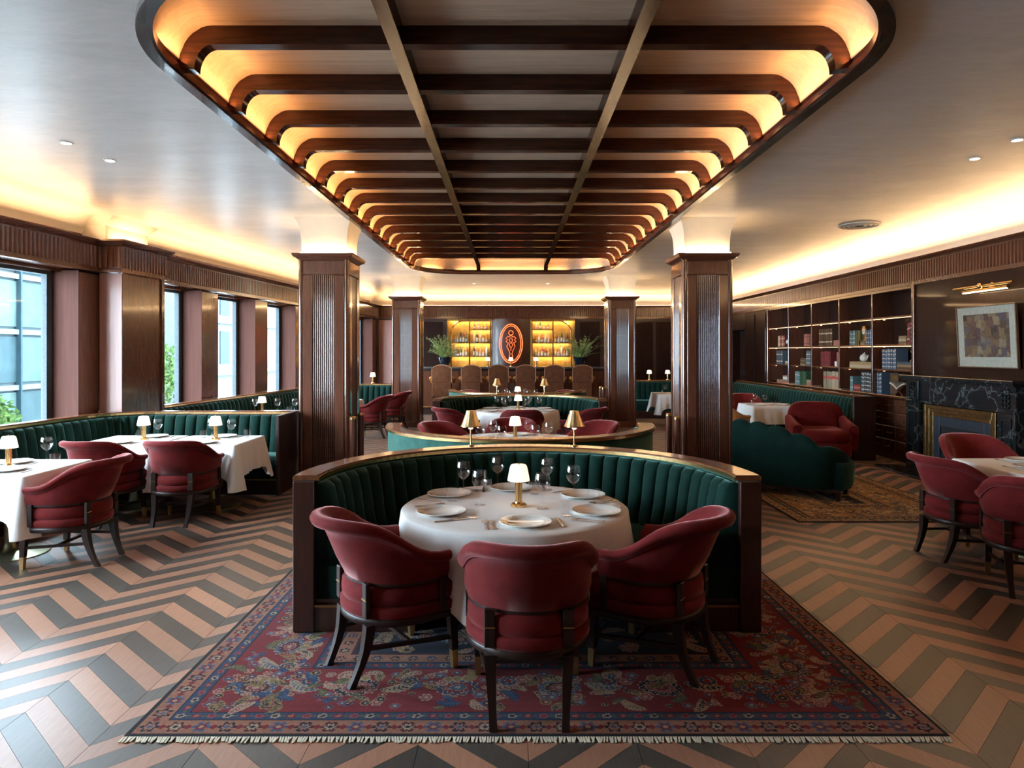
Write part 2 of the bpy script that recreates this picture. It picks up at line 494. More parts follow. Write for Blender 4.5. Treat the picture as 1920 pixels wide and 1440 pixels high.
# coved plaster joining ceiling and walls
def cove(path, name):
    prof = [(CO * (1 - math.cos(a)) - .02, CORN_T - .05 + (CEIL - CORN_T + .06) * math.sin(a)) for a in [PI / 2 * k / 8 for k in range(9)]]
    prof = [(-.02, CORN_T - .3)] + prof
    return sweep(path, prof, closed=False, cap=False).build(name, COVEP, ceiling, smooth=60)
cove([(XL(REAR) - .25, REAR - .2), (XL(BACK) - .25, BACK + .25)], 'plaster_cove')
cove([(XL(BACK) - .25, BACK + .25), (RIGHT + .25, BACK + .25)], 'plaster_cove')
cove([(RIGHT + .25, BACK + .25), (RIGHT + .25, REAR - .2)], 'plaster_cove')
cove([(RIGHT + .25, REAR - .2), (XL(REAR) - .25, REAR - .2)], 'plaster_cove')

coffer = bpy.data.objects.new('trim_1', None); COL.objects.link(coffer)
tag(coffer, 'long ceiling coffer with dark ribs and a rounded walnut rim', kind='structure')
VZ0, VZ1, VR, VO = CEIL + .0, CEIL + .262, .21, .05
def ring(r_in, r_out, z0, z1):
    a = rrect(COFF_X0 + r_out, COFF_X1 - r_out, COFF_Y0 + r_out, COFF_Y1 - r_out, COFF_R - r_out)
    b = rrect(COFF_X0 + r_in, COFF_X1 - r_in, COFF_Y0 + r_in, COFF_Y1 - r_in, COFF_R - r_in)
    n = len(a); m = MB()
    vs = [(x, y, z0) for x, y in a] + [(x, y, z0) for x, y in b] + [(x, y, z1) for x, y in b] + [(x, y, z1) for x, y in a]
    fs = []
    for k in range(n):
        k2 = (k + 1) % n
        for q in range(4): fs.append((q * n + k, q * n + k2, ((q + 1) % 4) * n + k2, ((q + 1) % 4) * n + k))
    return m.add(vs, fs)
RIM = mat_plain('blackened_rim', (.018, .012, .010), .22, .2, .2, Coat_Weight=.5)
ring(.055, -.015, CEIL - .045, CEIL + .05).build('rim', RIM, coffer, smooth=30)
ring(.068, .054, CEIL - .03, CEIL + .012).build('inner_rim', WOODH, coffer, smooth=30)
def vault_prof(x0, x1):
    L = [(x0 + VO + VR * (1 - math.cos(a)), VZ0 + (VZ1 - VZ0) * math.sin(a)) for a in [PI / 2 * k / 10 for k in range(11)]]
    R = [(x1 - VO - VR * (1 - math.cos(a)), VZ0 + (VZ1 - VZ0) * math.sin(a)) for a in [PI / 2 * k / 10 for k in range(11)]]
    return L, R[::-1]
VL, VRt = vault_prof(COFF_X0, COFF_X1)
RAILX = (-.715, .77)
ribs_y = [4.289 + .744 * k for k in range(14)]
ya, yb = COFF_Y0 + COFF_R, COFF_Y1 - COFF_R
edges = [ya] + ribs_y + [yb]
for a, b in zip(edges, edges[1:]):
    if b - a < .02: continue
    for prof in (VL + [(RAILX[0], VZ1)], [(RAILX[0], VZ1), (RAILX[1], VZ1)], [(RAILX[1], VZ1)] + VRt):
        m = MB(); n = len(prof)
        m.add([(x, a, z) for x, z in prof] + [(x, b, z) for x, z in prof], [(k, k + 1, n + k + 1, n + k) for k in range(n - 1)])
        m.build('vault_panel', VENEER, coffer, smooth=60)
def coffer_end(y_c, y_e, name):
    s = 1 if y_e > y_c else -1
    r = COFF_R - VO
    p = [(COFF_X0 + VO, y_c)]
    p += [(COFF_X0 + VO + r - r * math.cos(q), y_e - s * (VO + r) + s * r * math.sin(q)) for q in [PI / 2 * k / 24 for k in range(1, 25)]]
    p += [(COFF_X1 - VO - r + r * math.sin(q), y_e - s * (VO + r) + s * r * math.cos(q)) for q in [PI / 2 * k / 24 for k in range(24)]]
    p += [(COFF_X1 - VO, y_c)]
    if s < 0: p = p[::-1]
    prof = [(VR * (1 - math.cos(a)), VZ0 + (VZ1 - VZ0) * math.sin(a)) for a in [PI / 2 * k / 10 for k in range(11)]]
    m = sweep(p, prof, closed=False, cap=False)
    n = len(p); top = [m.v[i * len(prof) + len(prof) - 1] for i in range(n)]
    m.add([(x, y, VZ1) for x, y, z in top], [tuple(range(n))])
    return m.build(name, VENEER, coffer, smooth=60)
coffer_end(yb, COFF_Y1, 'vault_end'); coffer_end(ya, COFF_Y0, 'vault_end')
RZ = CEIL + .145
def rib_outline():
    r = .115
    L = [(COFF_X0 + VO + .10 + r * (1 - math.cos(a)), CEIL - .012 + (RZ - CEIL + .012) * math.sin(a)) for a in [PI / 2 * k / 8 for k in range(9)]]
    R = [(COFF_X1 + COFF_X0 - x, z) for x, z in L][::-1]
    return L, R
RL, RR = rib_outline()
rib_me = None
for yy in ribs_y:
    if rib_me is None:
        m = MB(); inner = RL + RR; outerp = [(x, z) for x, z in VL] + [(x, z) for x, z in VRt]
        # strip between the inner and the outer line, both with the same number of stations
        ins = RL + RR; outs = [VL[int(round(k * 10 / 8))] for k in range(9)] + [VRt[int(round(k * 10 / 8))] for k in range(9)]
        n = len(ins); h = .042
        vs = [(x, -h, z) for x, z in ins] + [(x, -h, z) for x, z in outs] + [(x, h, z) for x, z in outs] + [(x, h, z) for x, z in ins]
        fs = []
        for k in range(n - 1):
            for q in range(4): fs.append((q * n + k, q * n + k + 1, ((q + 1) % 4) * n + k + 1, ((q + 1) % 4) * n + k))
        fs += [(0, n, 2 * n, 3 * n), (n - 1, 2 * n - 1, 3 * n - 1, 4 * n - 1)]
        rib_me = m.add(vs, fs).mesh('rib', RIBW, smooth=35)
    o = bpy.data.objects.new('rib', rib_me); COL.objects.link(o); o.location = (0, yy, 0); o.parent = coffer
for xr in RAILX:
    m = MB(); h = .043
    y0, y1 = COFF_Y0 + .10, COFF_Y1 - .10
    zs = RZ - .012
    prof = [(y0, CEIL + .02), (y0 + .05, zs - .05), (y0 + .16, zs), (y1 - .16, zs), (y1 - .05, zs - .05), (y1, CEIL + .02)]
    top = [(y0 - .05, CEIL + .05), (y0 + .02, VZ1 - .08), (y0 + .2, VZ1), (y1 - .2, VZ1), (y1 - .02, VZ1 - .08), (y1 + .05, CEIL + .05)]
    n = 6; vs = [(xr - h, a, b) for a, b in prof] + [(xr - h, a, b) for a, b in top] + [(xr + h, a, b) for a, b in top] + [(xr + h, a, b) for a, b in prof]
    fs = []
    for k in range(n - 1):
        for q in range(4): fs.append((q * n + k, q * n + k + 1, ((q + 1) % 4) * n + k + 1, ((q + 1) % 4) * n + k))
    fs += [(0, n, 2 * n, 3 * n), (n - 1, 2 * n - 1, 3 * n - 1, 4 * n - 1)]
    m.add(vs, fs).build('rail', RAILW, coffer, smooth=30)

# recessed downlights and the round vent
dl = []
for x, y in ((-3.76, 5.77), (-3.70, 6.30), (4.22, 5.69), (4.24, 6.24), (4.17, 12.7), (4.2, 16.6), (.95, 17.6), (-.95, 17.6), (-3.1, 12.3)):
    o = empty('downlight', (x, y, CEIL), 0, None, 'ceiling light', 'recessed ceiling downlights')
    m = MB(); m.lathe([(.055, 0), (.055, -.006), (.040, -.008), (.040, .0)], 20, cap=False); m.build('trim_ring', PLASTIC_W, o, smooth=30)
    MB().lathe([(.001, -.002), (.040, -.003)], 20, cap=False).build('lens', DOWNL, o)
    dl.append(o)
order_labels(dl, 'small recessed round downlight in the plaster ceiling')
vent = empty('ceiling_vent', (4.86, 9.52, CEIL), 0, 'white round air vent in the ceiling before the bookcase', 'vent')
MB().lathe([(.27, 0), (.27, -.012), (.24, -.018)], 32, cap=False).build('rim', PLASTIC_W, vent, smooth=30)
for r in (.20, .14, .08): MB().lathe([(r + .03, -.008), (r, -.02), (r - .02, -.016)], 32, cap=False).build('louvre_ring', PLASTIC_W, vent, smooth=30)
MB().lathe([(.24, -.004), (.001, -.006)], 32, cap=False).build('backing', STEELD, vent)

# ------------------------------------------------------------------ window wall
def wp(m, d0, d1, o0, o1, z0, z1, mi=0):
    return m.prism([(XL(d0) + o0, d0), (XL(d0) + o1, d0), (XL(d1) + o1, d1), (XL(d1) + o0, d1)], 'z', z0, z1, mi)
wins = [(1.51, 2.88), (3.39, 4.76), (5.27, 6.64), (7.15, 8.52), (9.94, 11.31), (11.82, 13.19), (13.70, 15.07), (15.58, 16.95), (17.46, 18.83), (19.34, 20.71)]
SILL = .55
m = MB(); wp(m, REAR, BACK, -.46, -.03, 0, SILL); wp(m, REAR, BACK, -.60, -.25, CORN_B - .04, 4.05)
wall_left = m.build('wall_left', WOOD)
tag(wall_left, 'window wall with dark walnut piers between tall windows', kind='structure')
prev = REAR
for a, b in wins + [(BACK, BACK)]:
    m = MB(); wp(m, prev, a, -.46, -.03, SILL, CORN_B - .04); m.build('pier', WOOD, wall_left)
    if b < BACK + .5 and a < BACK - .1:
        wp(MB(), b - .004, b + .004, -.43, -.03, SILL, CORN_B - .02).build('far_jamb', JAMB, wall_left)
        wp(MB(), a - .004, a + .004, -.43, -.03, SILL, CORN_B - .02).build('near_jamb', JAMB, wall_left)
    prev = b
FRAMEM = mat_plain('window_frame_paint', (.055, .066, .072), .6, Specular_IOR_Level=.1)
for i, (a, b) in enumerate(wins):
    w = bpy.data.objects.new('window_%d' % (i + 1), None); COL.objects.link(w); tag(w, '%s tall window of the pier wall, counted towards the bar' % ORD[i], kind='structure')
    wp(MB(), a + .005, b - .005, -.405, -.398, SILL + .03, CORN_B - .02).build('pane', PANE, w)
    m = MB(); wp(m, a + .004, a + .07, -.43, -.36, SILL, CORN_B - .02); m.build('stile', FRAMEM, w)
    m = MB(); wp(m, b - .09, b - .004, -.43, -.36, SILL, CORN_B - .02); m.build('stile', FRAMEM, w)
    m = MB(); wp(m, a + .07, b - .09, -.43, -.36, SILL, SILL + .06); m.build('bottom_rail', FRAMEM, w)
    m = MB(); wp(m, a + .07, b - .09, -.43, -.36, CORN_B - .08, CORN_B - .02); m.build('top_rail', FRAMEM, w)
    portal((XL((a + b) / 2) - .47, (a + b) / 2, (SILL + CORN_B) / 2), b - a, CORN_B - SILL, (PI / 2, 0, -PI / 2 - ANG_L))
# cornice: fluted frieze, moulded shelf on top, beads
def cornice(name, path, label, reeds_step=.062):
    c = bpy.data.objects.new(name, None); COL.objects.link(c); tag(c, label, kind='structure')
    sweep(path, [(-.30, CORN_B), (0, CORN_B), (0, CORN_T - .05), (-.30, CORN_T - .05)]).build('frieze', WOOD, c)
    sweep(path, [(-.28, CORN_T - .05), (.03, CORN_T - .05), (.05, CORN_T - .035), (.075, CORN_T - .02), (.085, CORN_T), (.06, CORN_T + .004), (-.28, CORN_T + .004)]).build('crown', WOODH, c)
    sweep(path, [(0, CORN_B - .012), (.022, CORN_B - .006), (.022, CORN_B + .018), (0, CORN_B + .022)]).build('bead', WOODH, c)
    m = MB()
    for (ax, ay), (bx, by) in zip(path, path[1:]):
        L = math.hypot(bx - ax, by - ay); n = int(L / reeds_step)
        tx, ty = (bx - ax) / L, (by - ay) / L; nx, ny = ty, -tx
        for k in range(n):
            s = (k + .5) * L / n; h = reeds_step * .40
            pts = [(s - h, 0), (s - h * .5, .020), (s + h * .5, .020), (s + h, 0)]
            z0, z1 = CORN_B + .055, CORN_T - .075
            vs = [(ax + tx * u + nx * v, ay + ty * u + ny * v, z) for z in (z0, z1) for u, v in pts]
            m.add(vs, [(0, 1, 5, 4), (1, 2, 6, 5), (2, 3, 7, 6), (0, 3, 2, 1), (4, 5, 6, 7)])
    tag(m.build('reeding', WOOD, c), kind='stuff')
    return c
P0, P1 = 8.86, 9.76     # wall pilaster opposite the first pair of pillars
Q0, Q1 = 15.85, 16.65
cornice('trim_2', [(XL(REAR), REAR), (XL(P0), P0)], 'walnut cornice with fluted frieze above the near windows')
cornice('trim_3', [(XL(P1), P1), (XL(BACK), BACK)], 'walnut cornice with fluted frieze above the far windows')
cornice('trim_4', [(XL(BACK), BACK), (RIGHT, BACK)], 'walnut cornice with fluted frieze above the bar')
cornice('trim_5', [(RIGHT, BACK), (RIGHT, REAR)], 'walnut cornice with fluted frieze above the bookcase and fireplace')
cornice('trim_6', [(RIGHT, REAR), (XL(REAR), REAR)], 'walnut cornice on the wall behind the viewer')
def pilaster(d0, d1, label):
    e = bpy.data.objects.new('trim_7', None); COL.objects.link(e); tag(e, label, kind='structure')
    pr = .29
    wp(MB(), d0, d1, -.02, pr - .02, 0, CORN_B).build('shaft', WOOD, e)
    for dd0, dd1 in ((d0 + .0, d0 + .06), (d1 - .06, d1 + .004)):
        wp(MB(), dd0, dd1, pr - .06, pr, 0, CORN_B).build('corner_stile', WOODH, e)
    wp(MB(), d0 - .008, d0 - .001, .0, pr - .004, .0, CORN_B - .02).build('side_panel', JAMB_LIT, e)  # lighter colour stands in for daylight mirrored on this face
    # the cornice breaks forward round it
    path = [(XL(d0) - .02, d0 - .04), (XL(d0) + pr, d0 - .04), (XL(d1) + pr, d1 + .04), (XL(d1) - .02, d1 + .04)]
    pl = [(XL(d0) - .28, d0 - .04), (XL(d0) + pr, d0 - .04), (XL(d1) + pr, d1 + .04), (XL(d1) - .28, d1 + .04)]
    MB().prism(pl, 'z', CORN_B, CORN_T - .05).build('block', WOOD, e)
    gl = [(XL(d0) - .28, d0 - .13), (XL(d0) + pr + .09, d0 - .13), (XL(d1) + pr + .09, d1 + .13), (XL(d1) - .28, d1 + .13)]
    sm = [(XL(d0) - .28, d0 - .07), (XL(d0) + pr + .03, d0 - .07), (XL(d1) + pr + .03, d1 + .07), (XL(d1) - .28, d1 + .07)]
    MB().loft([[(x, y, CORN_T - .06) for x, y in sm], [(x, y, CORN_T - .015) for x, y in gl], [(x, y, CORN_T + .006) for x, y in gl]]).build('crown', WOODH, e)
    MB().prism(sm, 'z', CORN_B - .014, CORN_B + .02).build('bead', WOODH, e)
    m = MB()
    for (ax, ay), (bx, by) in zip(path, path[1:]):
        L = math.hypot(bx - ax, by - ay); n = int(L / .062); tx, ty = (bx - ax) / L, (by - ay) / L; nx, ny = ty, -tx
        for k in range(n):
            s = (k + .5) * L / n; h = .025
            vs = [(ax + tx * u + nx * v, ay + ty * u + ny * v, z) for z in (CORN_B + .05, CORN_T - .08) for u, v in ((s - h, 0), (s - h * .5, .02), (s + h * .5, .02), (s + h, 0))]
            m.add(vs, [(0, 1, 5, 4), (1, 2, 6, 5), (2, 3, 7, 6), (0, 3, 2, 1), (4, 5, 6, 7)])
    tag(m.build('reeding', WOOD, e), kind='stuff')
    # plaster block above it
    up = [(XL(d0) - .28, d0 + .02), (XL(d0) + .06, d0 + .02), (XL(d1) + .06, d1 - .02), (XL(d1) - .28, d1 - .02)]
    uq = [(XL(d0) - .28, d0 - .05), (XL(d0) + .20, d0 - .05), (XL(d1) + .20, d1 + .05), (XL(d1) - .28, d1 + .05)]
    MB().loft([[(x, y, CORN_T + .006) for x, y in up], [(x, y, CEIL - .12) for x, y in up], [(x, y, CEIL + .01) for x, y in uq]]).build('plaster_block', COVEP, e)
    return e
pilaster(P0, P1, 'glossy walnut pilaster with broken-forward cornice between the windows')
# ------------------------------------------------------------------ other walls
wall_rear = MB().box(-7.2, 6.8, REAR - .4, REAR, 0, 4.0).build('wall_rear', WOOD); tag(wall_rear, 'panelled wall behind the viewer', kind='structure')
wall_back = MB().box(XL(BACK) - .6, -2.02, BACK, BACK + .5, 0, CORN_B + .02).box(2.02, RIGHT + .6, BACK, BACK + .5, 0, CORN_B + .02)
wall_back.box(-2.02, 2.02, BACK + .42, BACK + .5, 0, CORN_B + .02)
wall_back.box(XL(BACK) - .6, RIGHT + .6, BACK + .28, BACK + .6, CORN_B, 4.0)
wall_back = wall_back.build('wall_back', WOODD); tag(wall_back, 'dark panelled back wall behind the bar', kind='structure')
MB().box(XL(BACK) + .02, -2.95, BACK - .012, BACK, .6, CORN_B - .05).build('mahogany_panel', JAMB_LIT, wall_back)  # lighter colour stands in for window light on this panel
for x0, x1 in ((-2.75, -2.12), (2.12, 2.75), (2.95, 4.4), (4.5, 6.0)):
    MB().box(x0, x1, BACK - .02, BACK, .25, CORN_B - .1, .008).build('panel', WALLD, wall_back)
wall_right = MB().box(RIGHT + .40, RIGHT + .7, REAR - .4, BACK + .5, 0, 4.0).box(RIGHT + .28, RIGHT + .5, REAR - .4, BACK + .5, CORN_B, 4.0)
wall_right = wall_right.build('wall_right', WOODD); tag(wall_right, 'dark walnut wall with bookcase and fireplace', kind='structure')
MB().box(RIGHT, RIGHT + .42, REAR, 10.52, 0, CORN_B).build('chimney_breast', WALLD, wall_right)
MB().box(RIGHT, RIGHT + .42, 16.5, 18.1, 0, CORN_B).build('side_panelling', WALLD, wall_right)
MB().box(RIGHT, RIGHT + .42, 19.1, BACK, 0, CORN_B).build('side_panelling', WALLD, wall_right)
MB().box(RIGHT, RIGHT + .42, 18.1, 19.1, 2.35, CORN_B).build('door_head', WOODD, wall_right)
for d0, d1 in ((16.6, 17.25), (17.35, 18.0), (19.2, 20.0), (6.2, 7.0), (5.2, 6.1)):
    MB().box(RIGHT - .018, RIGHT, d0, d1, .25, CORN_B - .08, .006).build('panel', WALLD, wall_right)
door = bpy.data.objects.new('door_1', None); COL.objects.link(door); tag(door, 'dark walnut door beyond the bookcase', kind='structure')
MB().box(RIGHT + .2, RIGHT + .26, 18.13, 19.07, 0, 2.33, .004).build('leaf', BLACK, door)
for z in (.2, 1.25): MB().box(RIGHT + .18, RIGHT + .2, 18.25, 18.95, z, z + .9, .004).build('panel', WOODD, door)
MB().tube([(RIGHT + .13, 18.22, 1.0), (RIGHT + .13, 18.22, 1.12)], .012).build('handle', BRASS, door)
for d in (10.5, 16.46):
    MB().box(RIGHT - .03, RIGHT + .05, d - .03, d + .03, 0, CORN_B - .0, .008).build('edge_stile', WOODH, wall_right)

# ------------------------------------------------------------------ pillars
def make_pillar():
    e = empty('pillar', (0, 0, 0), 0, None, 'pillar', 'four walnut pillars beside the coffer')
    h = .335; top = 3.046
    MB().box(-h + .03, h - .03, -h + .03, h - .03, 0, 2.99).build('shaft', WOOD, e)
    for sx in (-1, 1):
        for sy in (-1, 1):
            MB().lathe([(.036, 0), (.036, 2.99)], 14, (sx * (h - .036), sy * (h - .036), 0)).build('corner_bead', WOODH, e, smooth=30)
    cap = MB(); s = lambda r, z: [(-r, -r, z), (r, -r, z), (r, r, z), (-r, r, z)]
    cap.loft([s(h - .01, 2.96), s(h + .02, 2.985), s(h + .05, 3.0), s(h + .065, 3.03), s(h + .065, 3.046), s(h + .0, 3.048)])
    cap.build('cap', WOODH, e)
    for k in range(4):
        M = Matrix.Rotation(k * PI / 2, 4, 'Z')
        m = MB()
        for x0, x1 in ((-.27, -.145), (.145, .27)): m.box(x0, x1, -h, -h + .032, .14, 2.76, .006)
        m.box(-.27, .27, -h, -h + .032, 2.77, 2.95, .006); m.box(-.29, .29, -h - .008, -h + .03, 0, .13, .006)
        m.xform(M); m.build('panel_frame', WOOD, e)
        m = MB()
        for j in range(11):
            x = -.13 + .026 * j
            m.tube([(x, -h + .022, .14), (x, -h + .022, 2.765)], .0115, 8)
        m.xform(M); tag(m.build('reeding', WOODH, e, smooth=50), kind='stuff')
    fl = MB(); q = []
    for k in range(13):
        z = top + (CEIL - top) * k / 12; t = k / 12
        r = .295 + .012 * t + .07 * t ** 4
        q.append(s(r, z))
    fl.loft(q, cap=False).build('plaster_capital', COVEP, e, smooth=30)
    m = MB()
    for k in range(4):
        mm = MB().box(-.30, .30, -.345, -.325, 3.05, 3.056); mm.xform(Matrix.Rotation(k * PI / 2, 4, 'Z')); m.add(mm.v, mm.f)
    m.build('led_strip', PILLED, e)
    return e
PILLED = mat_emit('pillar_led', (1.0, .66, .34), 60.0)
pil = make_pillar()
pil.location = (-2.465, 9.305, 0); pil['label'] = 'fluted walnut pillar by the window tables, left of the near booth'
copy_tree(pil, (2.588, 9.305, 0), 0, 'fluted walnut pillar behind the green chaise, right of the near booth')
copy_tree(pil, (-2.45, 16.235, 0), 0, 'farther fluted walnut pillar left of the bar')
copy_tree(pil, (2.59, 16.235, 0), 0, 'farther fluted walnut pillar right of the bar')
POST = []
for x, y, r in ((2.15, 8.84, .046), (2.15, 9.30, .042), (-2.045, 8.84, .046), (-2.045, 9.30, .042), (2.17, 16.0, .05), (2.17, 16.5, .05)):
    e = empty('bollard', (x, y, 0), 0, None, 'post', 'round posts at the pillars')
    MB().lathe([(r, 0), (r, .88)], 18).build('shaft', WOOD, e, smooth=30)
    MB().lathe([(r + .003, .88), (r + .003, .905), (r * .7, .918), (.001, .922)], 18).build('cap', BRASS, e, smooth=30)
    POST.append(e)
for e, t in zip(POST, ('nearer round wooden post with brass cap at the right near pillar', 'rearward round wooden post with brass cap at the right near pillar',
                       'nearer round wooden post with brass cap at the left near pillar', 'rearward round wooden post with brass cap at the left near pillar',
                       'nearer round wooden post with brass cap at the right far pillar', 'rearward round wooden post with brass cap at the right far pillar')): e['label'] = t

# ------------------------------------------------------------------ the street outside
FAC = mat_plain('teal_facade', (.02, .028, .03), .8, 0, .1, 2, Specular_IOR_Level=.03)
FACG = [mat_plain('facade_glass_%d' % i, c, .6, 0, .15, 3, Specular_IOR_Level=.03) for i, c in enumerate(((.010, .018, .020), (.016, .026, .028), (.022, .033, .031), (.006, .013, .016)))]
street = MB().box(-40, -6.85, -15, 75, -1.6, -1.5).build('street', mat_plain('asphalt', (.42, .42, .42), .9)); tag(street, 'pale street outside the windows', kind='structure')
BANDW = mat_plain('pale_band', (.035, .04, .04), .8, Specular_IOR_Level=.03)
b1 = empty('glass_building', (-17, 19, -1.5), 0, 'pale teal glass office building outside the near windows', 'building')
MB().box(-6, 0, -6, 12, 0, 8).build('wall', FAC, b1)
pm = [MB().box(0, .05, .04, 1.46, .05, 1.25).mesh('window_pane', g) for g in FACG]
for r in range(4):
    for c in range(5, 17):
        o = bpy.data.objects.new('window_pane', random.choice(pm)); COL.objects.link(o); o.parent = b1
        o.location = (.01, -13.8 + c * 1.52, .25 + r * 1.9)
        o.scale = (1, 1, 1.3)
for c in range(5, 18): MB().box(0, .22, -13.86 + c * 1.52, -13.78 + c * 1.52, 0, 8).build('mullion', FACG[3], b1)
for r in range(5): MB().box(0, .16, -6, 12, .05 + r * 1.9, .22 + r * 1.9).build('floor_band', BANDW, b1)
b2 = empty('white_building', (-16, 48, -1.5), 0, 'white rendered building outside the far windows', 'building')
WH = mat_plain('white_render', (.045, .05, .05), .8, 0, .05, 3, Specular_IOR_Level=.03)
MB().box(-8, 0, -15, 20, 0, 8).build('wall', WH, b2)
wm = MB().box(0, .04, 0, 1.2, 0, 1.8).mesh('window', FACG[3])
for r in range(2):
    for c in range(11):
        o = bpy.data.objects.new('window', wm); COL.objects.link(o); o.parent = b2; o.location = (.005, -13.5 + c * 3, 2.6 + 2.7 * r)
for z in (2.0, 4.8, 7.5): MB().box(0, .4, -15, 20, z, z + .25).build('string_course', WH, b2)
STREETLEAF = mat_plain('street_leaves', (.020, .036, .010), .9, 0, .4, 5, Specular_IOR_Level=.03)
def tree(x, y, h, label, seed):
    rnd = random.Random(seed)
    e = empty('street_tree', (x, y, -1.5), 0, label, 'tree')
    MB().tube([(0, 0, 0), (.05, .02, h * .4), (0, .05, h * .75)], [.09, .07, .03], 8).build('trunk', LEGW, e, smooth=30)
    m = MB()
    for k in range(900):
        a, b = rnd.uniform(0, 2 * PI), rnd.uniform(-1, 1); r = rnd.random() ** .4
        c = Vector((math.cos(a) * math.sqrt(1 - b * b) * r * h * .3, math.sin(a) * math.sqrt(1 - b * b) * r * h * .3, h * .62 + b * r * h * .38))
        u = Vector((rnd.gauss(0, 1), rnd.gauss(0, 1), rnd.gauss(0, 1))).normalized(); v = u.orthogonal().normalized(); s = .11
        m.add([c - u * s, c + v * s * .5, c + u * s, c - v * s * .5], [(0, 1, 2, 3)])
    m.build('crown', STREETLEAF, e)
tree(-13.5, 27.5, 3.6, 'small leafy street tree seen through the window past the pilaster', 1)
tree(-12.0, 15.5, 2.4, 'low leafy street tree below the nearest window', 2)

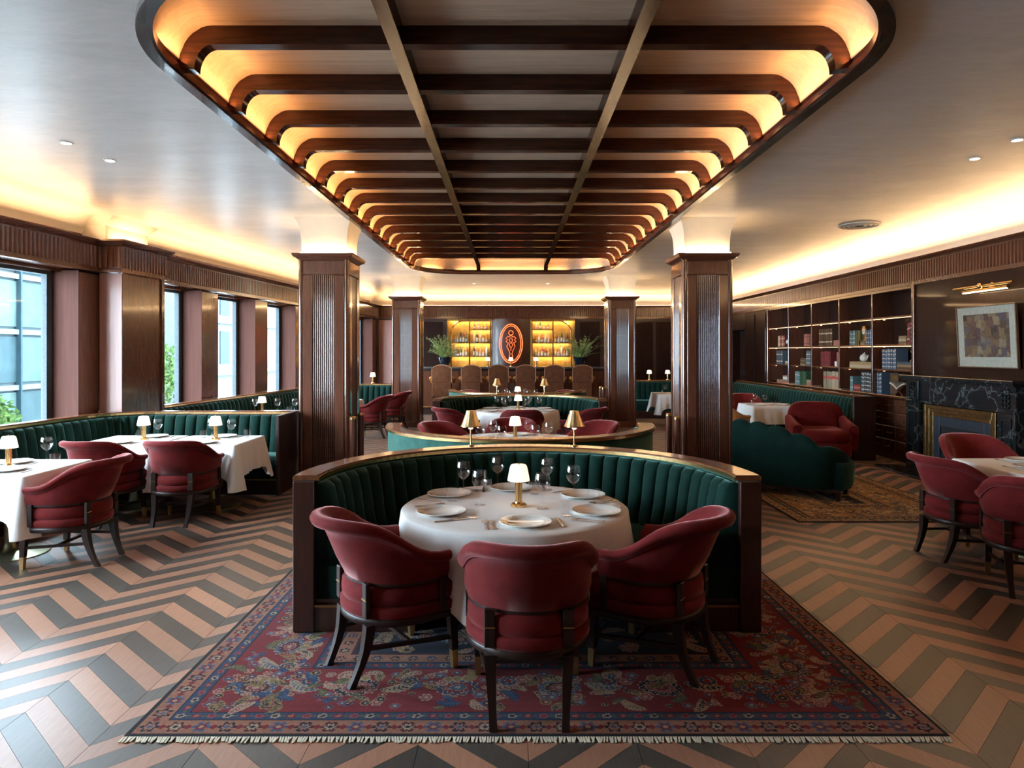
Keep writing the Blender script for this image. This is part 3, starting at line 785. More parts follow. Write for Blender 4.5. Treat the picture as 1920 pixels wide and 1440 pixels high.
# ------------------------------------------------------------------ rugs
def paint_rug(W, L, res, pal, seed, gain=1.0):
    """colours of a Persian rug on a grid: nested borders and floral stamps"""
    rnd = random.Random(seed)
    nx, ny = int(W / res), int(L / res)
    xs = (np.arange(nx) + .5) * res; ys = (np.arange(ny) + .5) * res
    X, Y = np.meshgrid(xs, ys)
    d = np.minimum(np.minimum(X, W - X), np.minimum(Y, L - Y))
    img = np.zeros((ny, nx, 3))
    bands = [(0, 'dark'), (.02, 'salmon'), (.135, 'navy'), (.143, 'blue'), (.205, 'dark'), (.213, 'red'), (.66, 'dark'), (.668, 'blue'), (.735, 'dark'), (.742, 'salmon'), (.83, 'redd'), (.845, 'navy')]
    for a, c in bands: img[d >= a] = pal[c]
    def stamp(cx, cy, R, cols, petals=8, sx=1.0, sy=1.0, rot=0.0, depth=.25):
        i0, i1 = int((cx - R * 1.1) / res), int((cx + R * 1.1) / res) + 1
        j0, j1 = int((cy - R * 1.1) / res), int((cy + R * 1.1) / res) + 1
        i0, j0 = max(i0, 0), max(j0, 0); i1, j1 = min(i1, nx), min(j1, ny)
        if i1 <= i0 or j1 <= j0: return
        x = X[j0:j1, i0:i1] - cx; y = Y[j0:j1, i0:i1] - cy
        c, s = math.cos(rot), math.sin(rot)
        u, v = (x * c + y * s) / sx, (-x * s + y * c) / sy
        r = np.hypot(u, v) / R; th = np.arctan2(v, u)
        edge = 1 - depth + depth * np.abs(np.cos(th * petals / 2))
        q = r / edge
        sub = img[j0:j1, i0:i1]
        for lim, col in cols: sub[q < lim] = pal[col]
    def leaf(cx, cy, Ln, rot, c0, c1, bend=.6):
        for k in range(9):
            t = k / 8; a = rot + bend * (t - .5)
            stamp(cx + Ln * (t - .5) * math.cos(a), cy + Ln * (t - .5) * math.sin(a), Ln * .17 * math.sin(PI * (.12 + .8 * t)) + .004, [(1, c0), (.6, c1)], 4, 1, 1.2, a)
    # walk along a rectangle inset by e
    def ringpts(e, step):
        w, l = W - 2 * e, L - 2 * e; out = []
        for (ax, ay, bx, by) in ((e, e, W - e, e), (W - e, e, W - e, L - e), (W - e, L - e, e, L - e), (e, L - e, e, e)):
            Ls = math.hypot(bx - ax, by - ay); n = max(1, round(Ls / step))
            for k in range(n): out.append((ax + (bx - ax) * k / n, ay + (by - ay) * k / n, math.atan2(by - ay, bx - ax)))
        return out
    for k, (x, y, a) in enumerate(ringpts(.078, .118)):
        stamp(x, y, .045, [(1, ('navy', 'redd', 'blue2')[k % 3]), (.62, ('salmon', 'cream', 'red')[k % 3]), (.3, ('blue2', 'navy', 'cream')[k % 3])], 6, 1, 1, a, .4)
        stamp(x + .058 * math.cos(a), y + .058 * math.sin(a), .018, [(1, 'red')], 4)
    for e in (.175, .702):
        for k, (x, y, a) in enumerate(ringpts(e, .075)):
            stamp(x, y, .022, [(1, ('cream', 'red', 'pink')[k % 3]), (.5, ('navy', 'salmon', 'red')[k % 3])], 5, 1.2, 1, a, .35)
            stamp(x + .037 * math.cos(a), y + .037 * math.sin(a), .012, [(1, 'green')], 4)
    for k, (x, y, a) in enumerate(ringpts(.786, .105)):
        stamp(x, y, .032, [(1, ('redd', 'navy', 'blue')[k % 3]), (.5, 'cream'), (.25, 'red')], 6, 1, 1, a, .4)
    # main border: big palmettes, small flowers and leaves in turn
    def palmette(x, y, R, a, k):
        stamp(x, y, R, [(1, 'cream'), (.93, ('blue2', 'navy', 'blue')[k % 3]), (.72, 'cream'), (.66, ('redd', 'pink', 'red')[k % 3]), (.42, 'cream'), (.36, ('pink', 'red', 'blue2')[k % 3]), (.15, 'cream')], 14, 1.25, .9, a, .22)
        for q in (-.5, 0, .5): stamp(x - math.sin(a) * R * .95 + q * R * math.cos(a), y + math.cos(a) * R * .95 + q * R * math.sin(a), R * .3, [(1, 'cream'), (.7, 'gold')], 4, 1, 1.5, a)
    for k, (x, y, a) in enumerate(ringpts(.43, .27)):
        ox, oy = -math.sin(a), math.cos(a)
        if k % 2 == 0: palmette(x + ox * .02, y + oy * .02, .098, a + rnd.uniform(-.3, .3), k // 2)
        else:
            leaf(x - .03, y + .02, .19, a + rnd.uniform(-.6, .9), 'cream', ('navy', 'blue2', 'pink')[k % 3])
            stamp(x + ox * .09, y + oy * .09, .055, [(1, 'cream'), (.88, 'blue'), (.5, 'cream'), (.4, 'red')], 9, 1, 1, a)
        for q in range(7):
            t, w = rnd.uniform(.05, .25), rnd.uniform(-.17, .17)
            xx, yy = x + math.cos(a) * t + ox * w, y + math.sin(a) * t + oy * w
            if q < 2: leaf(xx, yy, rnd.uniform(.08, .14), rnd.uniform(0, 6.3), ('gold', 'cream', 'green')[q % 3], ('red', 'navy', 'gold')[rnd.randrange(3)])
            else: stamp(xx, yy, rnd.uniform(.022, .042), [(1, ('cream', 'gold', 'pink')[q % 3]), (.75, ('pink', 'red', 'blue2')[q % 3]), (.35, 'cream')], 6)
    # small flowers and curling leaves filling the main border
    for k in range(int(8 * (W + L) * 22)):
        side = rnd.randrange(4); e = rnd.uniform(.25, .62)
        x, y = (rnd.uniform(.25, W - .25), e if side == 0 else L - e) if side < 2 else (e if side == 2 else W - e, rnd.uniform(.25, L - .25))
        i, j = min(nx - 1, int(x / res)), min(ny - 1, int(y / res))
        if abs(img[j, i] - np.array(pal['red'])).sum() > 1e-6: continue
        t = rnd.random()
        if t < .4: leaf(x, y, rnd.uniform(.06, .13), rnd.uniform(0, 6.3), ('gold', 'cream', 'green', 'blue')[k % 4], ('navy', 'pink', 'gold', 'blue2')[k % 4], rnd.uniform(.3, 1.4))
        else: stamp(x, y, rnd.uniform(.014, .036), [(1, ('cream', 'gold', 'blue2', 'pink')[k % 4]), (.7, ('pink', 'navy', 'redd', 'blue')[k % 4]), (.3, 'cream')], 6)
    # field
    n = int((W - 1.8) * (L - 1.8) * 60) if L > 1.9 else 20
    for k in range(n):
        x, y = rnd.uniform(.88, W - .88), rnd.uniform(.88, max(.95, L - .88))
        t = rnd.random()
        if t < .2: palmette(x, y, rnd.uniform(.06, .10), rnd.uniform(-.6, .6), k)
        elif t < .45: leaf(x, y, rnd.uniform(.1, .2), rnd.uniform(0, 6.3), ('green', 'cream', 'gold')[k % 3], ('gold', 'pink', 'blue')[k % 3])
        else: stamp(x, y, rnd.uniform(.03, .065), [(1, 'cream'), (.85, ('redd', 'gold', 'pink')[k % 3]), (.5, 'cream'), (.4, ('red', 'navy', 'gold')[k % 3])], 8)
    # worn, uneven dye: lines of slightly different shade across the weave
    wob = 1 + .13 * np.random.RandomState(seed).randn(ny, 1) * .5 + .10 * np.random.RandomState(seed + 1).randn(ny, nx)
    return np.clip(img * wob[..., None] * gain, 0, 1), nx, ny
def rug(name, x0, x1, y0, y1, res, pal, seed, label, fringe=True, gain=1.0):
    W, L = x1 - x0, y1 - y0
    img, nx, ny = paint_rug(W, L, res, pal, seed, gain)
    e = empty(name, (x0, y0, 0), 0, label, 'rug')
    vx = np.linspace(0, W, nx + 1); vy = np.linspace(0, L, ny + 1)
    VX, VY = np.meshgrid(vx, vy)
    rs = np.random.RandomState(seed + 5)
    co = np.stack([VX, VY, np.full_like(VX, .010) + rs.rand(*VX.shape) * .0008], -1).reshape(-1, 3)
    idx = np.arange((nx + 1) * (ny + 1)).reshape(ny + 1, nx + 1)
    quads = np.stack([idx[:-1, :-1], idx[:-1, 1:], idx[1:, 1:], idx[1:, :-1]], -1).reshape(-1, 4)
    me = bpy.data.meshes.new('pile')
    me.vertices.add(len(co)); me.vertices.foreach_set('co', co.ravel())
    me.loops.add(quads.size); me.loops.foreach_set('vertex_index', quads.ravel())
    me.polygons.add(len(quads)); me.polygons.foreach_set('loop_start', np.arange(0, quads.size, 4)); me.polygons.foreach_set('loop_total', np.full(len(quads), 4))
    me.update(calc_edges=True)
    at = me.attributes.new('dye', 'FLOAT_COLOR', 'FACE')
    col = np.concatenate([img.reshape(-1, 3), np.ones((nx * ny, 1))], 1)
    at.data.foreach_set('color', col.ravel().astype(np.float32))
    me.materials.append(RUGM)
    o = bpy.data.objects.new('pile', me); COL.objects.link(o); o.parent = e
    MB().box(0, W, 0, L, .001, .0095).build('backing', SOIL, e)
    if fringe:
        rnd = random.Random(seed)
        for yy, s in ((0, -1), (L, 1)):
            m = MB(); n = int(W / .012)
            for k in range(n):
                x = (k + .5) * W / n; dx = rnd.uniform(-.012, .012); ln = rnd.uniform(.028, .042)
                a, b = Vector((x - .0045, yy, .006)), Vector((x + .0045, yy, .006))
                m.add([a, b, (x + .004 + dx, yy + s * ln, .0015), (x - .004 + dx, yy + s * ln, .0015), a + Vector((0, 0, .004)), b + Vector((0, 0, .004)), (x + .004 + dx, yy + s * ln, .005), (x - .004 + dx, yy + s * ln, .005)],
                      [(0, 1, 2, 3), (4, 5, 6, 7), (0, 4, 7, 3), (1, 5, 6, 2), (2, 6, 7, 3)])
            tag(m.build('fringe', FRINGE, e), kind='stuff')
    return e
def mat_rug():
    m, nt, p = new_mat('woven_wool')
    a = N(nt, 'ShaderNodeAttribute', attribute_name='dye')
    nt.links.new(a.outputs['Color'], p.inputs['Base Color'])
    pset(p, Roughness=.95, Specular_IOR_Level=.1, Sheen_Weight=.05, Sheen_Roughness=.5)
    return m
RUGM = mat_rug()
FRINGE = mat_plain('cream_fringe', (.62, .55, .42), .9)
PAL1 = dict(dark=(.016, .009, .012), salmon=(.42, .17, .10), navy=(.010, .012, .032), blue=(.035, .055, .13), blue2=(.07, .12, .22), red=(.25, .013, .017), redd=(.10, .009, .015), cream=(.50, .34, .22), pink=(.36, .08, .09), gold=(.34, .20, .08), green=(.10, .11, .05))
PAL2 = dict(dark=(.012, .008, .006), salmon=(.30, .17, .07), navy=(.007, .006, .006), blue=(.03, .026, .024), blue2=(.10, .08, .06), red=(.24, .12, .045), redd=(.09, .04, .02), cream=(.42, .27, .12), pink=(.25, .12, .06), gold=(.38, .22, .08), green=(.10, .08, .035))
rug('persian_rug', -1.755, 1.99, 3.09, 6.0, .0075, PAL1, 3, 'large red and navy Persian rug with cream fringe under the near booth', gain=.5)
rug('persian_rug', 2.95, 4.92, 7.0, 11.3, .012, PAL2, 9, 'golden brown patterned rug under the green chaise', fringe=False)

# ------------------------------------------------------------------ curved booths and banquettes
CHN = .138
def uniform(path, n):
    s = [0.0]
    for a, b in zip(path, path[1:]): s.append(s[-1] + math.hypot(b[0] - a[0], b[1] - a[1]))
    out, j = [], 0
    for k in range(n + 1):
        t = s[-1] * k / n
        while j < len(path) - 2 and s[j + 1] < t: j += 1
        u = min(1, max(0, (t - s[j]) / (s[j + 1] - s[j])))
        out.append((path[j][0] + (path[j + 1][0] - path[j][0]) * u, path[j][1] + (path[j + 1][1] - path[j][1]) * u))
    return out
def lobe_fn(step):
    return lambda s: abs(math.sin(PI * s / step)) ** .55
def upholstery(path, e, top, seat_in, back_t=.11, seat_d=.50, plinth=.167, mat=GREEN, channel=CHN, ends=True, plinth_mat=None):
    """back with stitched channels, seat cushion, plinth and a brass line, along a plan path whose inner side is on the right"""
    L = sum(math.hypot(b[0] - a[0], b[1] - a[1]) for a, b in zip(path, path[1:]))
    n = max(2, round(L / channel)); st = L / n
    fine = uniform(path, n * 7)
    t = back_t
    prof = [(t - .01, .40), (t - .01, top - .045), (t + .012, top - .022), (t + .045, top - .018, .018), (t + .075, top - .05, .028), (t + .095, top - .15, .032), (t + .12, .62, .034), (t + .15, .50, .034), (t + .15, .40, .03)]
    for k in range(n): sweep(fine[k * 7:k * 7 + 8], prof, lobe_fn(st)).build('back_channel', mat, e, smooth=70)
    mid = resample(path, .12)
    a, b = t + .02, t + .13 + seat_d
    sweep(mid, [(a, plinth + .03), (b - .03, plinth + .03), (b - .01, plinth + .06), (b, .36), (b + .012, .42), (b - .02, .462), (b - .10, .475), (a + .08, .46), (a, .45)]).build('seat', mat, e, smooth=50)
    sweep(mid, [(.01, 0), (b - .05, 0), (b - .05, plinth + .028), (.01, plinth + .028)]).build('plinth', plinth_mat or WOODD, e)
    sweep(mid, [(b - .052, plinth + .01), (b - .044, plinth + .01), (b - .044, plinth + .024), (b - .052, plinth + .024)]).build('brass_line', BRASSD, e)
def wood_cap(path, e, top, t=.11, over=.02):
    mid = resample(path, .08)
    sweep(mid, [(-over, top - .032), (t + over, top - .032), (t + over, top - .004), (t + over - .006, top), (-over + .006, top), (-over, top - .004)]).build('cap', CAPW, e, smooth=25)
    sweep(mid, [(t + over - .002, top - .036), (t + over + .006, top - .036), (t + over + .006, top - .012), (t + over - .002, top - .012)]).build('brass_edge', BRASS, e)
    sweep(mid, [(-over - .006, top - .036), (-over + .002, top - .036), (-over + .002, top - .012), (-over - .006, top - .012)]).build('brass_edge', BRASS, e)
CAPW = mat_wood('polished_cap', (.10, .03, .012), (.21, .07, .028), rough=.22, scale=(6, 6, 6), coat=.5, coatr=.08)
TOP = .967
BOOTHW = mat_wood('booth_mahogany', (.022, .007, .005), (.055, .016, .010), rough=.3, coat=.4)
def booth(cx, cy, flip, label, z=0.0, R=1.44):
    e = empty('curved_booth', (cx, cy, z), PI if flip else 0.0, label, 'booth', 'curved velvet booths along the middle')
    arc = arc_path(0, 0, R, PI, 0, 64)
    t = .115
    sweep(resample(arc, .1), [(0, .02), (t, .02), (t, TOP - .03), (0, TOP - .03)]).build('back_shell', GREEN2, e, smooth=50)
    sweep(resample(arc, .1), [(-.006, 0), (.02, 0), (.02, .07), (-.006, .07)]).build('kick_band', WOODD, e)
    upholstery(arc, e, TOP - .03, 0, back_t=t)
    wood_cap(arc, e, TOP, t)
    for s in (-1, 1):
        a, b = (-R - .012, -R + t + .005) if s < 0 else (R - t - .005, R + .012)
        m = MB().box(a, b, -.045, .01, 0, TOP - .033, .005); o = m.build('end_panel', BOOTHW, e)
        a, b = (-R + t, -R + t + .60) if s < 0 else (R - t - .60, R - t)
        MB().box(a, b, -.03, .01, 0, .165, .004).build('plinth_end', BOOTHW, e)
        MB().box(a, b, -.034, -.028, .152, .166).build('brass_end_line', BRASSD, e)
    return e
booth(.10, 4.27, False, 'curved green velvet booth nearest the viewer, standing on the red rug', .0125)
booth(.10, 7.56, True, 'second curved booth with its pale green back towards the near booth')
booth(.14, 11.38, False, 'third curved booth, open towards the viewer, dark green inside')
booth(.14, 14.42, True, 'fourth curved booth, back turned, nearest the bar')

def banquette(path, label, top=.97, seat_d=.50, cap=True, endp=()):
    e = empty('banquette', (0, 0, 0), 0, label, 'banquette')
    sweep(resample(path, .12), [(0, .0), (.11, .0), (.11, top - .03), (0, top - .03)]).build('back_shell', WOODD, e, smooth=50)
    upholstery(path, e, top - .03, 0, back_t=.11, seat_d=seat_d)
    if cap: wood_cap(path, e, top, .11, .012)
    for (x0, x1, y0, y1) in endp: MB().box(x0, x1, y0, y1, 0, top, .006).build('end_panel', WOODD, e)
    return e
def corner_path(d0, yb, x_end, r, off=.04):
    p = [(XL(d0) + off, d0)]
    cx, cy = XL(yb) + off + r, yb - r
    p += [(XL(cy) + off + .02, cy)] + [(cx + r * math.cos(a), cy + r * math.sin(a)) for a in [PI - PI / 2 * k / 12 for k in range(1, 13)]]
    p += [(x_end, yb)]
    return p
banquette(corner_path(1.6, 9.06, -2.84, .62, .03), 'long green velvet banquette under the near windows, turning to the pillar', .975, endp=((-2.86, -2.82, 8.30, 9.08),))
banquette(corner_path(9.85, 16.95, -2.80, .5, .03), 'green velvet banquette under the far windows, beyond the front pillar')
banquette([(5.86, 17.4), (5.86, 11.05)], 'green velvet banquette with narrow channels before the bookcase', 1.035, seat_d=.36, endp=((5.52, 5.88, 10.99, 11.04),))
banquette([(2.95, 18.7), (5.9, 18.7)], 'dark green banquette at the far right behind the rear pillar', .99)

# ------------------------------------------------------------------ tub chairs
def chair_path():
    p = [(-.318, .17), (-.320, .11), (-.318, .05)]
    p += [(-.316 * math.cos(a), -.285 * math.sin(a) + .0) for a in [PI * k / 22 for k in range(23)]]
    p += [(.318, .05), (.320, .11), (.318, .17)]
    return p
def shell_mesh():
    path = chair_path(); n = len(path); loops = []; pip = []; rail = []
    zb = .525
    for i, p in enumerate(path):
        a, b = path[max(i - 1, 0)], path[min(i + 1, n - 1)]
        t = Vector((b[0] - a[0], b[1] - a[1])).normalized(); nx, ny = -t.y, t.x      # outward
        if nx * p[0] + ny * (p[1] - .05) < 0: nx, ny = -nx, -ny
        w = min(1, max(0, (.15 - p[1]) / .435)); s = (w * w * (3 - 2 * w)) ** 1.45
        zt = .655 + (.852 - .655) * s
        bk_ = max(0, -ny) ** 3
        lean = lambda z: ((z - zb) / .32) ** 1.15 * (.014 + .125 * s * bk_) if z > zb else 0.0
        pt = lambda o, z: (p[0] + nx * o, p[1] + ny * o, z)
        r = .030 + .012 * s
        o = lean(zt)
        z1 = zb + (zt - zb) * .33; z2 = zb + (zt - zb) * .66; z3 = zt - r * 1.35
        ring = [pt(-.012, zb), pt(.004 + lean(z1), z1), pt(lean(z2), z2), pt(lean(z3) - .002, z3),
                pt(o + r * .75, zt - r * .75), pt(o + r * 1.05, zt - r * .1), pt(o + r * .75, zt + r * .45), pt(o + r * .1, zt + r * .62), pt(o - r * .8, zt + r * .4), pt(o - .062, zt - r * .5),
                pt(lean(z2) - .082, z2), pt(lean(z1) - .088, z1), pt(-.085, zb)]
        loops.append(ring); pip.append(pt(lean(z3) + .004, z3 + .004))
        rail.append([pt(-.012, zb - .014), pt(-.012, zb + .006), pt(-.07, zb + .006), pt(-.07, zb - .014)])
    return loops, pip, rail
def dshape(inset, front=.30, rx=.306, ry=.292, n=20):
    rx -= inset; ry -= inset; front -= inset
    pts = [(rx * math.cos(a), -ry * math.sin(a)) for a in [PI * k / n for k in range(n + 1)]]     # right -> back -> left
    r = .08
    pts += [(-rx, front - r)] + [(-rx + r - r * math.cos(a), front - r + r * math.sin(a)) for a in [PI / 2 * k / 5 for k in range(1, 6)]]
    pts += [(0, front + .012)]
    pts += [(rx - r + r * math.sin(a), front - r + r * math.cos(a)) for a in [PI / 2 * k / 5 for k in range(0, 5)]] + [(rx, front - r)]
    return pts
def sq(c, r, z): return [(c[0] - r, c[1] - r, z), (c[0] + r, c[1] - r, z), (c[0] + r, c[1] + r, z), (c[0] - r, c[1] + r, z)]
def make_chair(velvet=RED, piping=REDP):
    e = empty('tub_chair', (0, 0, 0), 0, None, 'chair', 'red velvet tub chairs at the tables')
    loops, pip, rail = shell_mesh()
    bk = MB().loft(loops).build('backrest', velvet, e, smooth=65)
    MB().tube(pip, .0045, 6).build('piping', piping, bk, smooth=60)
    MB().loft(rail).build('back_rail', LEGW, e)
    L = lambda ins, z: [(x, y, z) for x, y in dshape(ins)]
    MB().loft([L(.02, .404), L(.004, .414), L(.0, .45), L(.004, .49), L(.03, .515), L(.09, .528), L(.16, .534)]).build('seat_cushion', velvet, e, smooth=65)
    MB().loft([L(.004, .340), L(-.006, .352), L(-.006, .392), L(.01, .408)]).build('seat_base', velvet, e, smooth=65)
    MB().loft([L(.002, .303), L(-.004, .310), L(-.004, .338), L(.002, .344)]).build('apron', LEGW, e, smooth=65)
    for s in (-1, 1):
        zz = [.315, .25, .18, .11, .05, 0]; yy = [-.232, -.238, -.250, -.272, -.298, -.322]; rr = [.026, .025, .022, .019, .017, .018]
        MB().loft([sq((s * (.185 - .02 * k / 5), y), r, z) for k, (y, z, r) in enumerate(zip(yy, zz, rr))]).build('leg', LEGW, e, smooth=30)
        fl = MB().loft([sq((s * .252, .222), .024, .315), sq((s * .26, .232), .019, .10)]).build('leg', LEGW, e)
        MB().loft([sq((s * .26, .232), .0185, .10), sq((s * .263, .235), .015, 0)]).build('brass_tip', TIPM, fl)
        MB().tube([(s * .257, .225, .17), (s * .18, -.252, .19)], .015, 4).build('stretcher', LEGW, e)
        # blocks that carry the back above the seat
        a = s * .185
        st = MB().box(a - .026, a + .026, -.262, -.236, .352, .532, .004).build('back_support', LEGW, e)
        MB().box(a - .027, a + .027, -.265, -.260, .445, .450).build('brass_band', BRASS, st)
        a0, a1 = (.300, .322) if s > 0 else (-.322, -.300)
        MB().box(a0, a1, .115, .155, .352, .532, .004).build('arm_support', LEGW, e)
    MB().tube([(-.22, -.01, .18), (.22, -.01, .18)], .014, 4).build('cross_stretcher', LEGW, e)
    return e
CHAIR = make_chair()
CHAIR_USED = [False]
def face(fx, fy): return math.atan2(-fx, fy)
def chair(x, y, fx, fy, label, z=0.0):
    if not CHAIR_USED[0]:
        CHAIR_USED[0] = True
        KIDS[CHAIR.name] = list(CHAIR.children)
        CHAIR.location = (x, y, z); CHAIR.rotation_euler = (0, 0, face(fx, fy)); CHAIR['label'] = label
        return CHAIR
    return copy_tree(CHAIR, (x, y, z), face(fx, fy), label)
RUGZ = .0125
chair(-.655, 3.85, .82, .57, 'red tub chair at the left of the near round table, seen from the side', RUGZ)
chair(.085, 3.455, 0, 1, 'red tub chair with its back to the viewer at the near round table', RUGZ)
chair(.79, 3.87, -.82, .57, 'red tub chair at the right of the near round table, seen from the side', RUGZ)
chair(-.72, 8.33, .78, -.62, 'red tub chair behind the second booth, left side')
chair(.02, 8.72, 0, -1, 'red tub chair facing the viewer behind the second booth')
chair(.93, 8.45, -.78, -.62, 'red tub chair behind the second booth, right side')
chair(-.84, 11.0, .80, .60, 'red tub chair at the left mouth of the third booth')
chair(.17, 10.72, 0, 1, 'red tub chair with its back to the viewer before the third booth')
chair(1.12, 11.0, -.80, .60, 'red tub chair at the right mouth of the third booth')
chair(-.75, 15.45, .78, -.62, 'red tub chair peeping over the fourth booth, left side')
chair(1.05, 15.45, -.78, -.62, 'red tub chair peeping over the fourth booth, right side')
chair(-3.69, 5.75, -1, .03, 'red tub chair nearest the viewer at the window tables, facing them')
chair(-3.41, 7.12, 0, 1, 'red tub chair, back to the viewer, at the window table nearest the pillar')
chair(-4.20, 7.08, .12, 1, 'red tub chair half hidden at the middle window table')
chair(3.90, 5.87, 1, .10, 'red tub chair seen from the side at the right front table')
chair(3.87, 5.05, .50, .87, 'red tub chair cut by the right edge of the picture')
chair(4.80, 6.95, -.1, -1, 'red tub chair behind the right front table, before the fireplace')
chair(-2.86, 14.0, -1, .1, 'red tub chair seen between the left pillars, the nearer of two')
chair(-2.68, 15.35, -1, .1, 'red tub chair seen between the left pillars, the farther of two')
chair(4.85, 14.1, -.1, -1, 'red tub chair behind the white table beside the right pillar')
chair(4.1, 15.4, .1, 1, 'red tub chair at the far white table between the right pillars')

# red lounge armchair by the bookcase
def armchair():
    e = empty('armchair', (4.88, 10.74, .0), face(-.22, -1), 'large red velvet armchair with rolled arms before the bookcase drawers', 'armchair')
    w, d = .43, .42
    # back: rounded slab leaning back, slightly higher in the middle
    def back_loop(y, ins):
        pts = []
        for k in range(25):
            a = PI * k / 24
            pts.append((-(w - ins) * math.copysign(abs(math.cos(a)) ** .45, math.cos(a)), .52 + (.42 - ins) * abs(math.sin(a)) ** .6))
        return [(x, y - (z - .5) * .22, z) for x, z in [(-(w - ins), .30)] + pts + [((w - ins), .30)]]
    MB().loft([back_loop(-.30, .03), back_loop(-.33, 0), back_loop(-.36, .0), back_loop(-.42, .0), back_loop(-.45, .05)]).build('backrest', RED2, e, smooth=60)
    MB().loft([back_loop(-.285, .12), back_loop(-.265, .14), back_loop(-.26, .2)]).build('back_cushion', RED2, e, smooth=60)
    for s in (-1, 1):
        loops = []
        for y, zt, r in ((-.40, .70, .07), (-.2, .66, .075), (.05, .62, .08), (.24, .60, .082), (.30, .59, .07)):
            c = s * (w - .03)
            loops.append([(c + r * math.cos(a), y, zt - .03 + r * math.sin(a) * .9) for a in [PI * k / 10 for k in range(11)]] + [(c - r * .8, y, .25), (c + r * .8, y, .25)])
        MB().loft(loops).build('arm', RED2, e, smooth=60)
    P = lambda ins, z: [((w - ins) * math.cos(a) if False else x, y, z) for a, (x, y) in enumerate([(-(w - .05 - ins), -.34), (-(w - .04 - ins), .28), (-(w - .14 - ins), .42 - ins), (0, .47 - ins), ((w - .14 - ins), .42 - ins), ((w - .04 - ins), .28), ((w - .05 - ins), -.34)])]
    MB().loft([P(.03, .36), P(.0, .40), P(.0, .48), P(.04, .535), P(.14, .56)]).build('seat_cushion', RED2, e, smooth=60)
    MB().loft([P(.02, .16), P(.01, .20), P(.01, .35), P(.03, .365)]).build('seat_base', RED2, e, smooth=60)
    for sx in (-1, 1):
        for y in (-.32, .30): MB().loft([sq((sx * .34, y), .028, .17), sq((sx * .35, y), .02, 0)]).build('leg', LEGW, e)
    return e
armchair()

# tan leather chair beside the right pillar
def leather_chair(x, y, rz, label, mat, name='leather_chair'):
    e = empty(name, (x, y, 0), rz, label, 'chair')
    loops, pip, rail = shell_mesh()
    k = 1.02
    MB().loft([[(a * k, b * k, .36 + (c - .36) * 1.05 if c > .56 else .36) for a, b, c in l] for l in loops]).build('backrest', mat, e, smooth=65)
    L = lambda ins, z: [(a, b, z) for a, b in dshape(ins)]
    MB().loft([L(.03, .34), L(.012, .36), L(.012, .46), L(.05, .49), L(.16, .50)]).build('seat_cushion', mat, e, smooth=65)
    for sx in (-1, 1):
        for yy in (-.2, .22): MB().loft([sq((sx * .21, yy), .022, .345), sq((sx * .23, yy * 1.1), .014, 0)]).build('leg', LEGW, e)
    return e
leather_chair(3.78, 11.75, face(1, .2), 'tan leather tub chair just beyond the right pillar', LEATHER)

# scalloped green chaise, back to the viewer
def chaise():
    e = empty('scalloped_chaise', (2.80, 8.64, .0105), math.atan2(-.6, .8), 'dark green velvet chaise with a scalloped back, turned away on the golden rug', 'sofa')
    # local x runs along the back, local y is the way it faces
    Ls = 1.27
    st = []
    for k in range(57):
        s = k / 56
        x = s * Ls; y = 0.0
        if s > .78:
            q = (s - .78) / .22; x = .78 * Ls + .30 * math.sin(q * PI / 2) * 1.0; y = .42 * (1 - math.cos(q * PI / 2))
        st.append((x, y, s))
    loops = []
    sc = [0, .17, .35, .56, .80, 1.0]
    base = [.86, .845, .81, .745, .62, .44]
    for i, (x, y, s) in enumerate(st):
        a, b = st[max(i - 1, 0)], st[min(i + 1, 56)]
        t = Vector((b[0] - a[0], b[1] - a[1])).normalized(); nx, ny = -t.y, t.x
        j = max(q for q in range(5) if s >= sc[q] - 1e-9); u = (s - sc[j]) / (sc[j + 1] - sc[j])
        zt = base[j] + (base[j + 1] - base[j]) * u ** 1.6 + .045 * math.sin(PI * u) ** .8
        bul = .03 * math.sin(PI * u) ** .6
        pt = lambda o, z: (x + nx * o, y + ny * o, z)
        loops.append([pt(0, .12), pt(-.012, .3), pt(-.02, zt - .1), pt(-.012, zt - .02), pt(.02, zt), pt(.06 + bul, zt - .012), pt(.10 + bul, zt - .06), pt(.13 + bul, .45), pt(.12, .12)])
    MB().loft(loops).build('backrest', GREEND, e, smooth=65)
    m = MB()
    P = lambda ins, z: [(ins + .02, .08, z), (1.28 - ins, .08, z), (1.33 - ins, .30, z), (1.30 - ins, .60 - ins, z), (1.15 - ins, .70 - ins, z), (.15 + ins, .70 - ins, z), (.03 + ins, .60 - ins, z)]
    m.loft([P(.02, .12), P(0, .16), P(0, .38), P(.03, .43), P(.1, .445)]).build('seat', GREEND, e, smooth=60)
    MB().box(.02, 1.25, .02, .6, .095, .125, .006).build('base_rail', LEGW, e)
    for x, y in ((.30, .05), (1.22, .08), (.12, .58), (1.2, .58)): MB().loft([sq((x, y), .032, .10), sq((x, y), .022, 0)]).build('leg', LEGW, e)
chaise()

